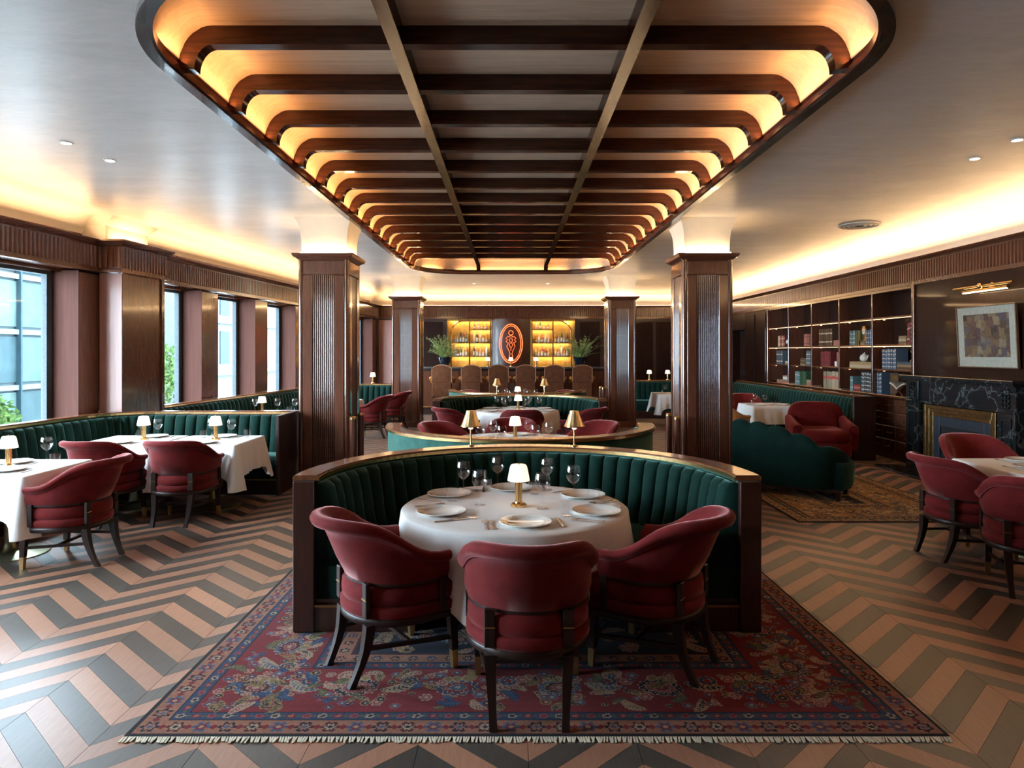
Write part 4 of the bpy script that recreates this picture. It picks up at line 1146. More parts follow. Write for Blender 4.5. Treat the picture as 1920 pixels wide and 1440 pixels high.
# ------------------------------------------------------------------ tableware prototypes
def lathe_obj(name, prof, mat, n=18, smooth=40, parent=None, cap=True):
    return MB().lathe(prof, n, cap=cap).build(name, mat, parent, smooth=smooth)
def proto_wine():
    o = lathe_obj('wine_glass', [(.038, 0), (.038, .0015), (.010, .006), (.0038, .018), (.0036, .095), (.012, .104), (.034, .122), (.048, .145), (.0515, .165), (.048, .195), (.041, .222), (.0402, .222), (.047, .195), (.0503, .165), (.0468, .146), (.033, .124), (.010, .108), (.0005, .106)], GLASS, 22)
    return tag(o, None, 'wine glass')
def proto_tumbler():
    o = lathe_obj('water_tumbler', [(.034, 0), (.038, .004), (.042, .088), (.0408, .088), (.037, .012), (.0005, .010)], GLASS, 20)
    return tag(o, None, 'tumbler')
def proto_plate():
    e = empty('dinner_plate', (0, 0, 0), 0, None, 'plate')
    lathe_obj('dish', [(.001, .002), (.085, .002), (.09, .0), (.10, .004), (.148, .016), (.152, .018), (.150, .0205), (.104, .011), (.098, .007), (.001, .0065)], CHINA, 36, 50, e)
    lathe_obj('gilt_line', [(.139, .0172), (.1425, .0186), (.142, .019), (.1385, .0176)], RIMG, 36, 50, e, False)
    lathe_obj('gilt_line', [(.108, .0118), (.1105, .0122), (.110, .0128), (.1075, .0124)], RIMG, 36, 50, e, False)
    return e
def proto_fork():
    e = empty('fork', (0, 0, 0), 0, None, 'fork')
    MB().loft([[(-.008, -.10, .001), (.008, -.10, .001), (.008, -.10, .004), (-.008, -.10, .004)], [(-.004, -.03, .001), (.004, -.03, .001), (.004, -.03, .004), (-.004, -.03, .004)], [(-.003, .03, .003), (.003, .03, .003), (.003, .03, .006), (-.003, .03, .006)], [(-.011, .055, .002), (.011, .055, .002), (.011, .055, .005), (-.011, .055, .005)]]).build('handle', SILVER, e)
    for k in range(4):
        x = -.0095 + k * .0063
        MB().box(x - .0018, x + .0018, .054, .098, .0025, .0055).build('tine', SILVER, e)
    return e
def proto_knife():
    e = empty('knife', (0, 0, 0), 0, None, 'knife')
    MB().box(-.006, .006, -.11, .01, .0005, .006, .002).build('handle', SILVER, e)
    MB().prism([(-.007, .01), (.008, .01), (.009, .09), (.003, .115), (-.005, .10)], 'z', .001, .0035).build('blade', SILVER, e)
    return e
def proto_lamp():
    e = empty('table_lamp', (0, 0, 0), 0, None, 'lamp')
    lathe_obj('base', [(.052, 0), (.052, .012), (.046, .018), (.026, .022), (.024, .03)], BRASS, 24, 30, e)
    m = MB().lathe([(.019, .03), (.019, .165)], 16)
    lathe_obj('stem', [(.018, .028), (.018, .165)], GOLDSHADE, 16, 20, e)
    for k in range(10):
        a = 2 * PI * k / 10
        MB().tube([(.02 * math.cos(a), .02 * math.sin(a), .032), (.02 * math.cos(a), .02 * math.sin(a), .16)], .0035, 6).build('rod', BRASS, e)
    lathe_obj('shade', [(.071, .165), (.066, .195), (.056, .245), (.050, .262), (.044, .266), (.001, .266)], LAMPS, 28, 50, e, False)
    lathe_obj('finial', [(.008, .266), (.008, .274), (.001, .278)], BRASS, 10, 30, e)
    return e
def proto_cone_lamp():
    e = empty('cap_lamp', (0, 0, 0), 0, None, 'lamp')
    lathe_obj('base', [(.03, 0), (.03, .006), (.012, .01)], BRASS, 18, 30, e)
    lathe_obj('stem', [(.0075, .008), (.0075, .14)], BRASS, 10, 30, e)
    lathe_obj('bulb_collar', [(.012, .135), (.02, .142), (.02, .152), (.012, .16)], LAMPS, 14, 30, e)
    m = MB()
    n = 32; prof = [(.082, .160), (.075, .175), (.058, .22), (.040, .272), (.036, .288), (.001, .29)]
    vs, fs = [], []
    for r, z in prof:
        for k in range(n):
            a = 2 * PI * k / n; rr = r * (1 + (.025 if k % 2 else -.0))
            vs.append((rr * math.cos(a), rr * math.sin(a), z))
    for i in range(len(prof) - 1):
        for k in range(n): fs.append((i * n + k, i * n + (k + 1) % n, (i + 1) * n + (k + 1) % n, (i + 1) * n + k))
    m.add(vs, fs).build('shade', GOLDSHADE, e)
    lathe_obj('shade_rim', [(.083, .158), (.086, .158), (.086, .164), (.083, .164), (.083, .158)], BRASS, 32, 30, e, False)
    return e
PROTO = dict(wine=proto_wine(), tumbler=proto_tumbler(), plate=proto_plate(), fork=proto_fork(), knife=proto_knife(), lamp=proto_lamp(), cap=proto_cone_lamp())
for o in PROTO.values(): KIDS[o.name] = list(o.children)
FIRST = {k: True for k in PROTO}
def put(kind, x, y, z, rz=0.0, label=None, group=None):
    if FIRST[kind]:
        FIRST[kind] = False; o = PROTO[kind]
        o.location = (x, y, z); o.rotation_euler = (0, 0, rz)
        if label: o['label'] = label
        if group: o['group'] = group
        return o
    return copy_tree(PROTO[kind], (x, y, z), rz, label, group)

# ------------------------------------------------------------------ tables
TT = .75
def round_cloth(R, seed):
    rnd = random.Random(seed); n = 144; ph = rnd.uniform(0, 6)
    m = MB(); loops = []
    for rr in (.02, .3, .6, .9): loops.append([(R * rr * math.cos(2 * PI * k / n), R * rr * math.sin(2 * PI * k / n), TT) for k in range(n)])
    loops.append([(R * math.cos(2 * PI * k / n), R * math.sin(2 * PI * k / n), TT - .001) for k in range(n)])
    loops.append([((R + .012) * math.cos(2 * PI * k / n), (R + .012) * math.sin(2 * PI * k / n), TT - .010) for k in range(n)])
    for t in (.12, .25, .4, .55, .7, .85, 1.0):
        l = []
        for k in range(n):
            a = 2 * PI * k / n
            c = .5 + .5 * math.cos(4 * a + .6)      # the four hanging corners
            drop = (.36 + .14 * c ** 2) * t
            f = (math.sin(17 * a + ph) * .6 + math.sin(29 * a + 2 * ph) * .3 + math.sin(9 * a) * .35) * .030 * t ** .8
            r = R + .014 + .035 * t + f + .03 * t * c
            l.append((r * math.cos(a), r * math.sin(a), TT - .010 - drop))
        loops.append(l)
    return m.loft(loops, cap=False)
def square_cloth(w, seed, drop=.33):
    rnd = random.Random(seed); h = w / 2; per = []
    n = 22; r = .03
    for sx, sy, a0 in ((1, -1, -PI / 2), (1, 1, 0), (-1, 1, PI / 2), (-1, -1, PI)):
        per += [(sx * (h - r) + r * math.cos(a0 + PI / 2 * k / 6), sy * (h - r) + r * math.sin(a0 + PI / 2 * k / 6), math.cos(a0 + PI / 2 * k / 6), math.sin(a0 + PI / 2 * k / 6), 1.0) for k in range(7)]
        ax, ay = {0: (1, 0), 1: (0, 1), 2: (-1, 0), 3: (0, -1)}[[(1, -1), (1, 1), (-1, 1), (-1, -1)].index((sx, sy))]
        dx, dy = {0: (0, 1), 1: (-1, 0), 2: (0, -1), 3: (1, 0)}[[(1, -1), (1, 1), (-1, 1), (-1, -1)].index((sx, sy))]
        x0, y0 = sx * h if ax else sx * (h - r), sy * h if ay else sy * (h - r)
        if ax: y0 = sy * (h - r)
        else: x0 = sx * (h - r)
        L = 2 * (h - r)
        for k in range(1, n):
            u = k / n
            per.append((x0 + dx * L * u, y0 + dy * L * u, ax, ay, max(0, abs(u - .5) * 2 - .55) / .45 * .75))
    m = MB(); N_ = len(per); ph = rnd.uniform(0, 6)
    loops = [[(x * s, y * s, TT) for x, y, a, b, c in per] for s in (.02, .5, .95)]
    loops.append([(x, y, TT - .001) for x, y, a, b, c in per]); loops.append([(x + a * .008, y + b * .008, TT - .010) for x, y, a, b, c in per])
    for t in (.15, .35, .55, .75, 1.0):
        l = []
        for k, (x, y, a, b, c) in enumerate(per):
            f = .018 * t * math.sin(k * .55 + ph) + .012 * t * math.sin(k * 1.3)
            out = .010 + .02 * t + c ** 1.5 * .085 * t + f
            l.append((x + a * out, y + b * out, TT - .010 - drop * t * (1 + .45 * c ** 2)))
        loops.append(l)
    return m.loft(loops, cap=False)
def pedestal(e, r=.30, mat=DISC):
    MB().lathe([(r, 0), (r, .010), (r * .6, .022), (.08, .032)], 36).build('base_disc', mat, e, smooth=30)
    MB().lathe([(.085, .03), (.06, .05), (.045, .10), (.038, .20), (.036, .66)], 20).build('column', mat, e, smooth=40)
def round_table(cx, cy, idx, where, mirror=1, z=0.0, detail=True):
    e = empty('round_table', (cx, cy, z), 0, 'round dining table under white linen %s' % where, 'table', 'round booth tables')
    MB().lathe([(.69, .70), (.70, .71), (.70, .738), (.69, .742)], 48).build('table_top', WOODD, e, smooth=30)
    MB().box(-.30, .30, -.05, .05, .66, .70).build('apron', WOODD, e)
    pedestal(e, .32)
    c = round_cloth(.71, idx).build('tablecloth', LINEN, None, smooth=80); c.location = (cx, cy, z)
    tag(c, 'white round-table cloth with soft folds %s' % where, 'tablecloth', 'tablecloths')
    zt = TT + .001 + z
    places = [(-.45, -.20), (.06, -.46), (.50, -.19), (-.45, .33), (-.02, .53), (.47, .29)]
    its = {k: [] for k in ('wine', 'tumbler', 'plate', 'fork', 'knife')}
    def P(kind, dx, dy, rz=0.0):
        o = put(kind, cx + dx, cy + dy * mirror, zt, rz if mirror > 0 else PI - rz); its[kind].append(o)
    for px, py in places:
        P('plate', px, py)
        a = math.atan2(px, -py)        # seat angle, 0 = nearest the viewer
        tx, ty = math.cos(a), math.sin(a)
        ox, oy = math.sin(a), -math.cos(a)
        k = 1.0 if detail else 0
        if detail or py < 0:
            for q in (-.195, -.235): P('fork', px + tx * q, py + ty * q, a)
            P('knife', px + tx * .20, py + ty * .20, a)
    for dx, dy in ((-.355, .37), (-.225, .02), (-.12, .59), (.235, .51), (.175, -.08), (.395, .20)): P('wine', dx, dy)
    for dx, dy in ((-.41, .13), (.52, .085), (-.20, .47), (.14, .36), (-.25, -.33), (.31, -.28)): P('tumbler', dx, dy)
    nm = dict(wine='stemmed wine glass', tumbler='clear water tumbler', plate='white gilt-lined plate', fork='silver fork', knife='silver knife')
    for k, l in its.items():
        if not l: continue
        for o in l: o['group'] = nm[k] + 's on the round tables'
        order_labels(l, '%s %s' % (nm[k], where))
    put('lamp', cx + .025, cy - .01 * mirror, zt, 0, 'small lit lamp with white shade and brass stem %s' % where, 'lit table lamps')
round_table(.024, 4.38, 1, 'in the near booth', 1, .0125)
round_table(.024, 7.76, 2, 'in the second booth', -1, detail=False)
round_table(.10, 11.72, 3, 'in the third booth', 1, detail=False)
round_table(.12, 14.45, 4, 'in the fourth booth', -1, detail=False)

def square_table(cx, cy, idx, where, w=.90, lamp=True, glasses=((-.22, .12), (.20, .10)), plates=((-.02, -.27), (.0, .28)), tumblers=((-.30, .05), (.30, .16)), base=DISC, lampat=(-.05, .02)):
    e = empty('square_table', (cx, cy, 0), 0, 'square dining table under white linen %s' % where, 'table', 'square side tables')
    h = w / 2 - .01
    MB().box(-h, h, -h, h, .70, .742, .006).build('table_top', WOODD, e)
    pedestal(e, .30, base)
    c = square_cloth(w, idx).build('tablecloth', LINEN, None, smooth=60); c.location = (cx, cy, 0)
    tag(c, 'white square cloth with hanging corners %s' % where, 'tablecloth', 'tablecloths')
    zt = TT + .001
    for kind, pts, nm in (('wine', glasses, 'stemmed wine glass'), ('tumbler', tumblers, 'clear water tumbler'), ('plate', plates, 'white gilt-lined plate')):
        l = [put(kind, cx + x, cy + y, zt, 0, None, nm + 's on the side tables') for x, y in pts]
        if l: order_labels(l, '%s %s' % (nm, where))
    k = [put('knife', cx + x + .20, cy + y, zt, 0, None, 'silver knives on the side tables') for x, y in plates]
    f = [put('fork', cx + x - .20, cy + y, zt, 0, None, 'silver forks on the side tables') for x, y in plates]
    if k: order_labels(k, 'silver knife ' + where); order_labels(f, 'silver fork ' + where)
    if lamp: put('lamp', cx + lampat[0], cy + lampat[1], zt, 0, 'small lit lamp with white shade and brass stem %s' % where, 'lit table lamps')
square_table(-4.35, 5.92, 11, 'at the left edge by the windows', glasses=((.12, .30),), plates=((.10, -.17), (-.12, .22)), tumblers=((.25, .22),), lampat=(-.02, .02))
square_table(-4.29, 7.76, 12, 'in the middle of the window tables', w=.86, glasses=((.0, .18), (.20, .15)), plates=((-.02, -.28), (.10, .27)), tumblers=((-.10, .30),), lampat=(.10, .03))
square_table(-3.385, 7.76, 13, 'at the window tables nearest the pillar', w=.86, base=BRASSD, glasses=((-.10, .20), (.16, .12)), plates=((.0, -.28), (.0, .28)), tumblers=((-.20, .20), (.28, .28)), lampat=(.02, .02))
square_table(-3.86, 11.3, 14, 'by the far windows, nearer of two', glasses=((-.38, .0), (-.02, .05), (.25, .1)), tumblers=((.12, .2),), plates=((0, -.25),), lampat=(-.24, -.05))
square_table(-3.60, 14.1, 15, 'seen past the left pillars', glasses=((-.2, .1), (.2, .1)), tumblers=(), plates=((0, -.2),), lampat=(.0, .1))
square_table(4.60, 5.98, 16, 'at the right edge of the picture', lamp=False, glasses=((.3, .2),), plates=((-.10, -.10), (.1, .27)), tumblers=())
square_table(4.88, 13.05, 17, 'behind the tan leather chair', w=.80, lamp=False, glasses=((-.30, -.22), (-.14, -.30)), plates=((-.2, -.2), (.22, -.18)), tumblers=((-.34, -.12), (.02, -.28)))
square_table(3.95, 16.6, 18, 'at the far right between the pillars', glasses=((-.25, -.2),), tumblers=((-.33, -.2),), plates=((.1, -.2),), lampat=(.15, -.1))
# lamps on the booth caps
for x, y, t in ((-.33, 5.615, 'brass cone-shaded lamp on the near booth rail, left of two'), (.52, 5.605, 'brass cone-shaded lamp on the near booth rail, right of two'),
                (-.26, 12.71, 'brass cone-shaded lamp on the third booth rail, left of two'), (.62, 12.685, 'brass cone-shaded lamp on the third booth rail, right of two')):
    put('cap', x, y, TOP + (.0125 if y < 6 else 0), 0, t, 'cone lamps on the booth rails')
put('lamp', -3.44, 17.01, .971, 0, 'small lit lamp on the rail of the far window banquette', 'lit table lamps')
put('lamp', 3.78, 18.65, .991, 0, 'small lit lamp on the far right banquette rail, nearer the pillar', 'lit table lamps')
put('lamp', 4.28, 18.65, .991, 0, 'small lit lamp on the far right banquette rail, farther from the pillar', 'lit table lamps')

# ------------------------------------------------------------------ bookcase on the right wall
BX = RIGHT
cols = [10.55 + 1.182 * k for k in range(6)]          # upright positions along the wall
rows = [1.043, 1.465, 1.874, 2.333, 2.767]            # shelf heights
bc = empty('bookcase', (0, 0, 0), 0, 'tall dark walnut built-in bookcase with lit shelves and drawers below', 'bookcase')
MB().box(BX + .36, BX + .395, cols[0], cols[-1], 1.0, CORN_B - .003).build('back_panel', WOODD, bc)
for c in cols: MB().box(BX, BX + .36, c - .018, c + .018, 1.06, CORN_B - .003, .004).build('upright', WOOD, bc)
for r in rows[1:4]:
    for a, b in zip(cols, cols[1:]):
        MB().box(BX + .01, BX + .36, a + .018, b - .018, r - .028, r, .004).build('shelf', WOODH, bc)
MB().box(BX - .01, BX + .36, cols[0], cols[-1], rows[4] - .03, CORN_B - .003, .004).build('head_board', WOODH, bc)
MB().box(BX - .03, BX + .36, cols[0], cols[-1], 1.005, rows[0], .006).build('counter', WOODH, bc)
MB().box(BX + .02, BX + .38, cols[0], cols[-1], 0, 1.004).build('cabinet_body', WOODD, bc)
kn = MB().lathe([(.006, 0), (.006, .012), (.013, .018), (.013, .026), (.001, .03)], 12); kn.xform(Matrix.Rotation(-PI / 2, 4, 'Y'))
kn_me = kn.mesh('knob', BRASS, smooth=40)
for i in range(4):
    for j in range(4):
        d0 = 10.64 + .37 * i; z0 = .10 + .222 * j
        dr = MB().box(BX + .0, BX + .021, d0 + .008, d0 + .362, z0 + .006, z0 + .216, .005).build('drawer', WOODH, bc)
        for q in (-.045, .045):
            o = bpy.data.objects.new('knob', kn_me); COL.objects.link(o); o.parent = dr; o.location = (BX + .001, d0 + .185 + q, z0 + .11)
for i in range(3):
    d0 = 12.2 + 1.4 * i
    MB().box(BX + .0, BX + .021, d0 + .02, d0 + 1.36, .12, .98, .006).build('cabinet_door', WOODH, bc)
for r in (rows[2], rows[3]):
    for a, b in zip(cols, cols[1:]):
        MB().box(BX + .014, BX + .03, a + .02, b - .02, r - .036, r - .029).build('led_line', LEDM, bc)
for r in rows[1:4]:
    for c in cols[1:]:
        MB().lathe([(.016, 0), (.016, .014), (.001, .014)], 12, (BX + .16, c - .10, r - .043)).build('puck_light', LEDM, bc)

def bmat(name, c):
    m = mat_plain('book_' + name, tuple(x * .7 for x in c), .6, 0, .2, 60)
    nt = m.node_tree; p = nt.nodes['Principled BSDF']; src = p.inputs['Base Color'].links[0].from_socket
    hs = N(nt, 'ShaderNodeHueSaturation'); oi = N(nt, 'ShaderNodeObjectInfo'); mr = N(nt, 'ShaderNodeMapRange')
    mr.inputs['To Min'].default_value = .55; mr.inputs['To Max'].default_value = 1.3
    nt.links.new(oi.outputs['Random'], mr.inputs['Value']); nt.links.new(mr.outputs[0], hs.inputs['Value']); nt.links.new(src, hs.inputs['Color']); nt.links.new(hs.outputs[0], p.inputs['Base Color'])
    return m
BK = {n: bmat(n, c) for n, c in dict(red=(.30, .035, .035), pink=(.48, .17, .12), brown=(.13, .065, .035), olive=(.13, .11, .035), blue=(.14, .22, .34), teal=(.16, .27, .28), slate=(.11, .14, .17), cream=(.58, .44, .28),
      green=(.05, .13, .06), rust=(.34, .11, .04), plaid=(.40, .26, .24), tan=(.40, .26, .12)).items()}
PAGES = mat_plain('book_pages', (.55, .45, .30), .9)
BANDR = mat_plain('book_band_red', (.5, .06, .05), .6); BANDC = mat_plain('book_band_cream', (.62, .52, .38), .6); BANDD = mat_plain('book_band_dark', (.03, .03, .04), .6)
BOOKME = {}
def book_parts(w, h, dep, col, band):
    key = (round(w, 3), round(h, 3), col, band)
    if key not in BOOKME:
        c = MB(); t = .003
        c.box(0, t, 0, w, 0, h); c.box(t, dep, 0, t, 0, h); c.box(t, dep, w - t, w, 0, h)
        p = MB().box(t, dep - .006, t, w - t, .004, h - .004)
        b = None
        if band:
            b = MB()
            for zf in band[1]: b.box(-.0015, .004, .002, w - .002, h * zf, h * zf + h * band[2])
            b = b.mesh('spine_band', {'r': BANDR, 'c': BANDC, 'd': BANDD}[band[0]])
        BOOKME[key] = (c.mesh('cover', BK[col]), p.mesh('pages', PAGES), b)
    return BOOKME[key]
ALLB = {}
def one_book(d, w, h, z, col, band=None, flat=False, tilt=0.0, dep=.20, x=None):
    e = empty('book', (0, 0, 0), 0, None, 'book', 'books in the bookcase')
    c, p, b = book_parts(w, h, dep, col, band)
    for nm, me in (('cover', c), ('pages', p), ('spine_band', b)):
        if me is None: continue
        o = bpy.data.objects.new(nm, me); COL.objects.link(o); o.parent = e
    if flat: e.rotation_euler = (-PI / 2, 0, 0); e.location = (x or BX + .07, d, z + w)
    else: e.location = (x or BX + .07, d, z)
    return e
ROWN = ['bottom', 'lower-middle', 'upper-middle', 'top']
def colname(k): return 'bay ' + ['one', 'two', 'three', 'four', 'five'][k] + ' from the fireplace'
def row_of_books(col, row, f0, f1, n, h, colour, band=None, word=None):
    """f0, f1: where in the bay the row stands, 0 = its far end, 1 = the end nearer the fireplace"""
    a, b = cols[col] + .02, cols[col + 1] - .02
    d1, d0 = b - (b - a) * f0, b - (b - a) * f1
    w = (d1 - d0) / n; rnd = random.Random(col * 7 + row)
    L = []
    cs = colour if isinstance(colour, (list, tuple)) else [colour]
    for k in range(n):
        L.append(one_book(d0 + k * w + .001, w - .005, h * (1, .965, .985, .95)[(k * 3 + col) % 4], rows[row] + .001, cs[k % len(cs)], band, x=BX + .07 + (0, .010, .004)[k % 3]))
    ALLB.setdefault((col, row, word or cs[0], 'standing'), []).extend(L)
def flat_books(col, row, f0, f1, n, colour, t=.04):
    a, b = cols[col] + .02, cols[col + 1] - .02
    d1, d0 = b - (b - a) * f0, b - (b - a) * f1
    L = []
    cs = colour if isinstance(colour, (list, tuple)) else [colour]
    for k in range(n):
        L.append(one_book(d0 + .004 * k, t - .001, d1 - d0 - .01 * k, rows[row] + .001 + k * t, cs[k % len(cs)], None, True))
    ALLB.setdefault((col, row, cs[0], 'lying'), []).extend(L)
    return rows[row] + .001 + n * t, (d0 + d1) / 2
P3 = ('c', (.15, .45, .75), .05); P2 = ('c', (.2, .7), .06); PR = ('r', (.55,), .16); PD = ('d', (.2, .75), .05); PDC = ('c', (.1, .3, .5, .7, .88), .05)
# bays counted from the fireplace: 0 nearest it, 4 farthest
row_of_books(4, 2, .36, .72, 4, .26, ['red', 'cream'], P2, 'red and cream')
row_of_books(3, 2, .55, .94, 5, .26, 'pink', PD)
row_of_books(2, 2, .15, .66, 9, .34, 'brown', P2)
row_of_books(1, 2, .22, .40, 4, .27, 'teal', P3)
row_of_books(1, 2, .41, .56, 3, .27, 'olive')
row_of_books(1, 2, .72, .93, 4, .27, 'blue', P3)
row_of_books(0, 2, .87, .985, 3, .36, 'plaid', PDC)
row_of_books(0, 2, .78, .86, 2, .34, 'red', P2)
row_of_books(4, 1, .25, .60, 5, .32, 'slate', P2)
row_of_books(3, 1, .64, .95, 5, .31, 'slate', P3)
row_of_books(2, 1, .20, .60, 5, .30, 'red', PD)
row_of_books(2, 1, .80, .98, 2, .29, 'pink')
row_of_books(0, 1, .14, .52, 8, .34, 'blue', PDC)
row_of_books(3, 0, .16, .38, 3, .29, 'teal', P2)
row_of_books(3, 0, .39, .66, 3, .30, 'green')
row_of_books(2, 0, .32, .97, 6, .33, 'cream', PR)
row_of_books(1, 0, .22, .33, 2, .26, 'teal', P2)
row_of_books(1, 0, .58, .97, 8, .36, 'slate', PDC)
row_of_books(0, 0, .01, .14, 3, .36, 'blue', PDC)
row_of_books(0, 0, .80, .97, 4, .33, 'plaid', PDC)
tops = {}
tops['c4r2'] = None
z1, d1 = flat_books(2, 2, .70, .96, 2, 'pink', .05)
tops['clock'] = flat_books(1, 2, .50, .70, 2, 'tan', .035)
tops['t3'] = flat_books(0, 2, .58, .77, 3, ['tan', 'cream', 'tan'], .045)
tops['cup4'] = flat_books(4, 1, .72, .96, 2, ['tan', 'cream'], .04)
flat_books(3, 1, .40, .62, 4, ['tan', 'brown'], .04)
tops['pot'] = flat_books(1, 1, .22, .92, 2, ['cream', 'tan'], .055)
tops['figure'] = flat_books(0, 1, .54, .97, 3, ['brown', 'tan', 'slate'], .042)
tops['box4'] = flat_books(4, 0, .30, .90, 2, ['pink', 'cream'], .035)
flat_books(3, 0, .67, .92, 2, ['pink', 'cream'], .06)
flat_books(1, 0, .36, .56, 3, ['red', 'pink'], .04)
for (c, r, w, how), L in ALLB.items():
    t = '%s book %s, %s shelf, %s' % (w, how, ROWN[r], colname(c))
    if how == 'lying': order_labels(L, t, 'from the base', key=lambda o: o.location.z)
    else: order_labels(L, t, 'from the left', key=lambda o: -o.location.y)

# things standing on the shelves
CERAM = mat_plain('white_ceramic', (.66, .62, .55), .25, 0, .05); GILT = mat_plain('gilt_metal', (.62, .40, .14), .3, .9, .1); BRONZE = mat_plain('bronze_figure', (.30, .22, .13), .4, .6, .2)
z, d = tops['clock']
e = empty('mantel_clock', (BX + .15, d, z + .001), 0, 'small gilt mantel clock on two books in the bookcase', 'clock')
MB().box(-.05, .05, -.085, .085, 0, .03, .005).build('base', GILT, e)
MB().prism([(-.07, .03), (.07, .03), (.07, .20)] + [(.07 * math.cos(a), .20 + .07 * math.sin(a)) for a in [PI * k / 10 for k in range(1, 10)]] + [(-.07, .20)], 'x', -.04, .04).build('case', GILT, e)
m = MB().lathe([(.05, 0), (.05, .004), (.001, .004)], 24); m.xform(Matrix.Translation((-.041, 0, .17)) @ Matrix.Rotation(-PI / 2, 4, 'Y')); m.build('dial', CERAM, e)
MB().box(-.047, -.045, -.002, .002, .168, .205).build('hand', BANDD, e)
MB().box(-.047, -.045, 0, .028, .168, .172).build('hand', BANDD, e)
z, d = tops['pot']
e = empty('teapot', (BX + .17, d + .05, z + .001), 0, 'white ceramic teapot on two large flat books', 'teapot')
MB().lathe([(.04, 0), (.07, .02), (.085, .06), (.07, .11), (.04, .13)], 20).build('body', CERAM, e, smooth=50)
MB().lathe([(.042, .13), (.03, .145), (.008, .15), (.012, .165), (.001, .172)], 16).build('lid', CERAM, e, smooth=50)
MB().tube([(0, -.07, .05), (0, -.11, .08), (0, -.125, .12)], [.016, .012, .009], 10).build('spout', CERAM, e, smooth=50)
MB().tube([(0, .065, .10), (0, .11, .10), (0, .12, .06), (0, .075, .04)], .008, 8).build('handle', CERAM, e, smooth=50)
z, d = tops['figure']
e = empty('figurine', (BX + .17, d - .08, z + .001), 0, 'pale carved figurine with raised arms on flat books', 'figurine')
MB().box(-.05, .05, -.06, .06, 0, .03, .006).build('base', BRONZE, e)
MB().lathe([(.05, .03), (.035, .08), (.045, .12), (.02, .155), (.028, .175), (.022, .20), (.001, .215)], 14).build('torso', CERAM, e, smooth=60)
for s in (-1, 1): MB().tube([(0, s * .03, .14), (-.02, s * .065, .16), (-.01, s * .06, .20)], [.014, .011, .009], 8).build('arm', BRONZE, e, smooth=60)
z, d = tops['cup4']
e = empty('vase', (BX + .15, d, z + .001), 0, 'small cream vase on flat books in the farthest bay', 'vase')
MB().lathe([(.03, 0), (.05, .04), (.03, .09), (.02, .11), (.028, .13)], 16).build('body', CERAM, e, smooth=60); MB().lathe([(.028, .128), (.032, .134), (.024, .134)], 16, cap=False).build('lip', GILT, e)
e = empty('ornament', (BX + .15, cols[4] + .30, rows[2] + .001), 0, 'round cream shell ornament beside the red and cream books', 'ornament')
MB().lathe([(.04, 0), (.04, .015), (.012, .03)], 14).build('foot', BRONZE, e, smooth=40); MB().lathe([(.012, .03), (.06, .07), (.075, .11), (.05, .16), (.001, .185)], 16).build('shell', CERAM, e, smooth=60)
e = empty('candle_cup', (BX + .13, cols[2] + .34, rows[1] + .001), 0, 'small white candle cup between the red books', 'cup')
MB().lathe([(.03, 0), (.04, .01), (.042, .10), (.037, .10), (.035, .03), (.001, .03)], 16).build('cup', CERAM, e, smooth=40); MB().lathe([(.033, .03), (.033, .085), (.001, .088)], 14).build('candle', PAGES, e, smooth=40)
z, d = tops['box4']
e = empty('trinket_box', (BX + .16, d - .05, z + .001), 0, 'white trinket box with pink lid on the farthest bottom shelf', 'box')
MB().box(-.06, .06, -.12, .12, 0, .07, .006).build('body', CERAM, e); MB().box(-.065, .065, -.125, .125, .071, .10, .008).build('lid', BK['pink'], e)
MB().lathe([(.012, .10), (.016, .115), (.001, .125)], 10).build('knob', GILT, e)
# open book on a folding stand
d = cols[0] + .46
e = empty('book_stand', (BX + .14, d, rows[0] + .001), 0, 'folding wooden stand for the open book on the bookcase counter', 'book stand')
for s in (-1, 1):
    MB().add([(-.09, s * -.13, 0), (.09, s * -.13, 0), (.09, s * -.10, 0), (-.09, s * -.10, 0), (-.09, s * .11, .17), (.09, s * .11, .17), (.09, s * .14, .155), (-.09, s * .14, .155)],
             [(0, 1, 2, 3), (4, 5, 6, 7), (0, 4, 7, 3), (1, 5, 6, 2), (0, 1, 5, 4), (3, 2, 6, 7)]).build('leaf', WOODH, e)
ob = empty('open_book', (BX + .14, d, rows[0] + .075), 0, 'large open book lying on the folding stand', 'book')
for s in (-1, 1):
    pr = [(0, .022), (s * .05, .055), (s * .11, .085), (s * .17, .108), (s * .21, .115)]
    MB().loft([[(-.12, y, z), (.12, y, z), (.12, y, z + .022), (-.12, y, z + .022)] for y, z in pr]).build('page_block', CERAM, ob)
    MB().loft([[(-.126, y, z - .006), (.126, y, z - .006), (.126, y, z - .001), (-.126, y, z - .001)] for y, z in pr]).build('cover', BK['rust'], ob)
e = empty('document_box', (BX + .10, cols[0] + .72, rows[0] + .001), 0, 'large brown leather box standing behind the open book', 'box')
MB().box(.09, .22, -.0, .24, 0, .36, .006).build('body', BK['brown'], e); MB().box(.085, .091, .03, .21, .25, .31).build('label_plate', GILT, e)

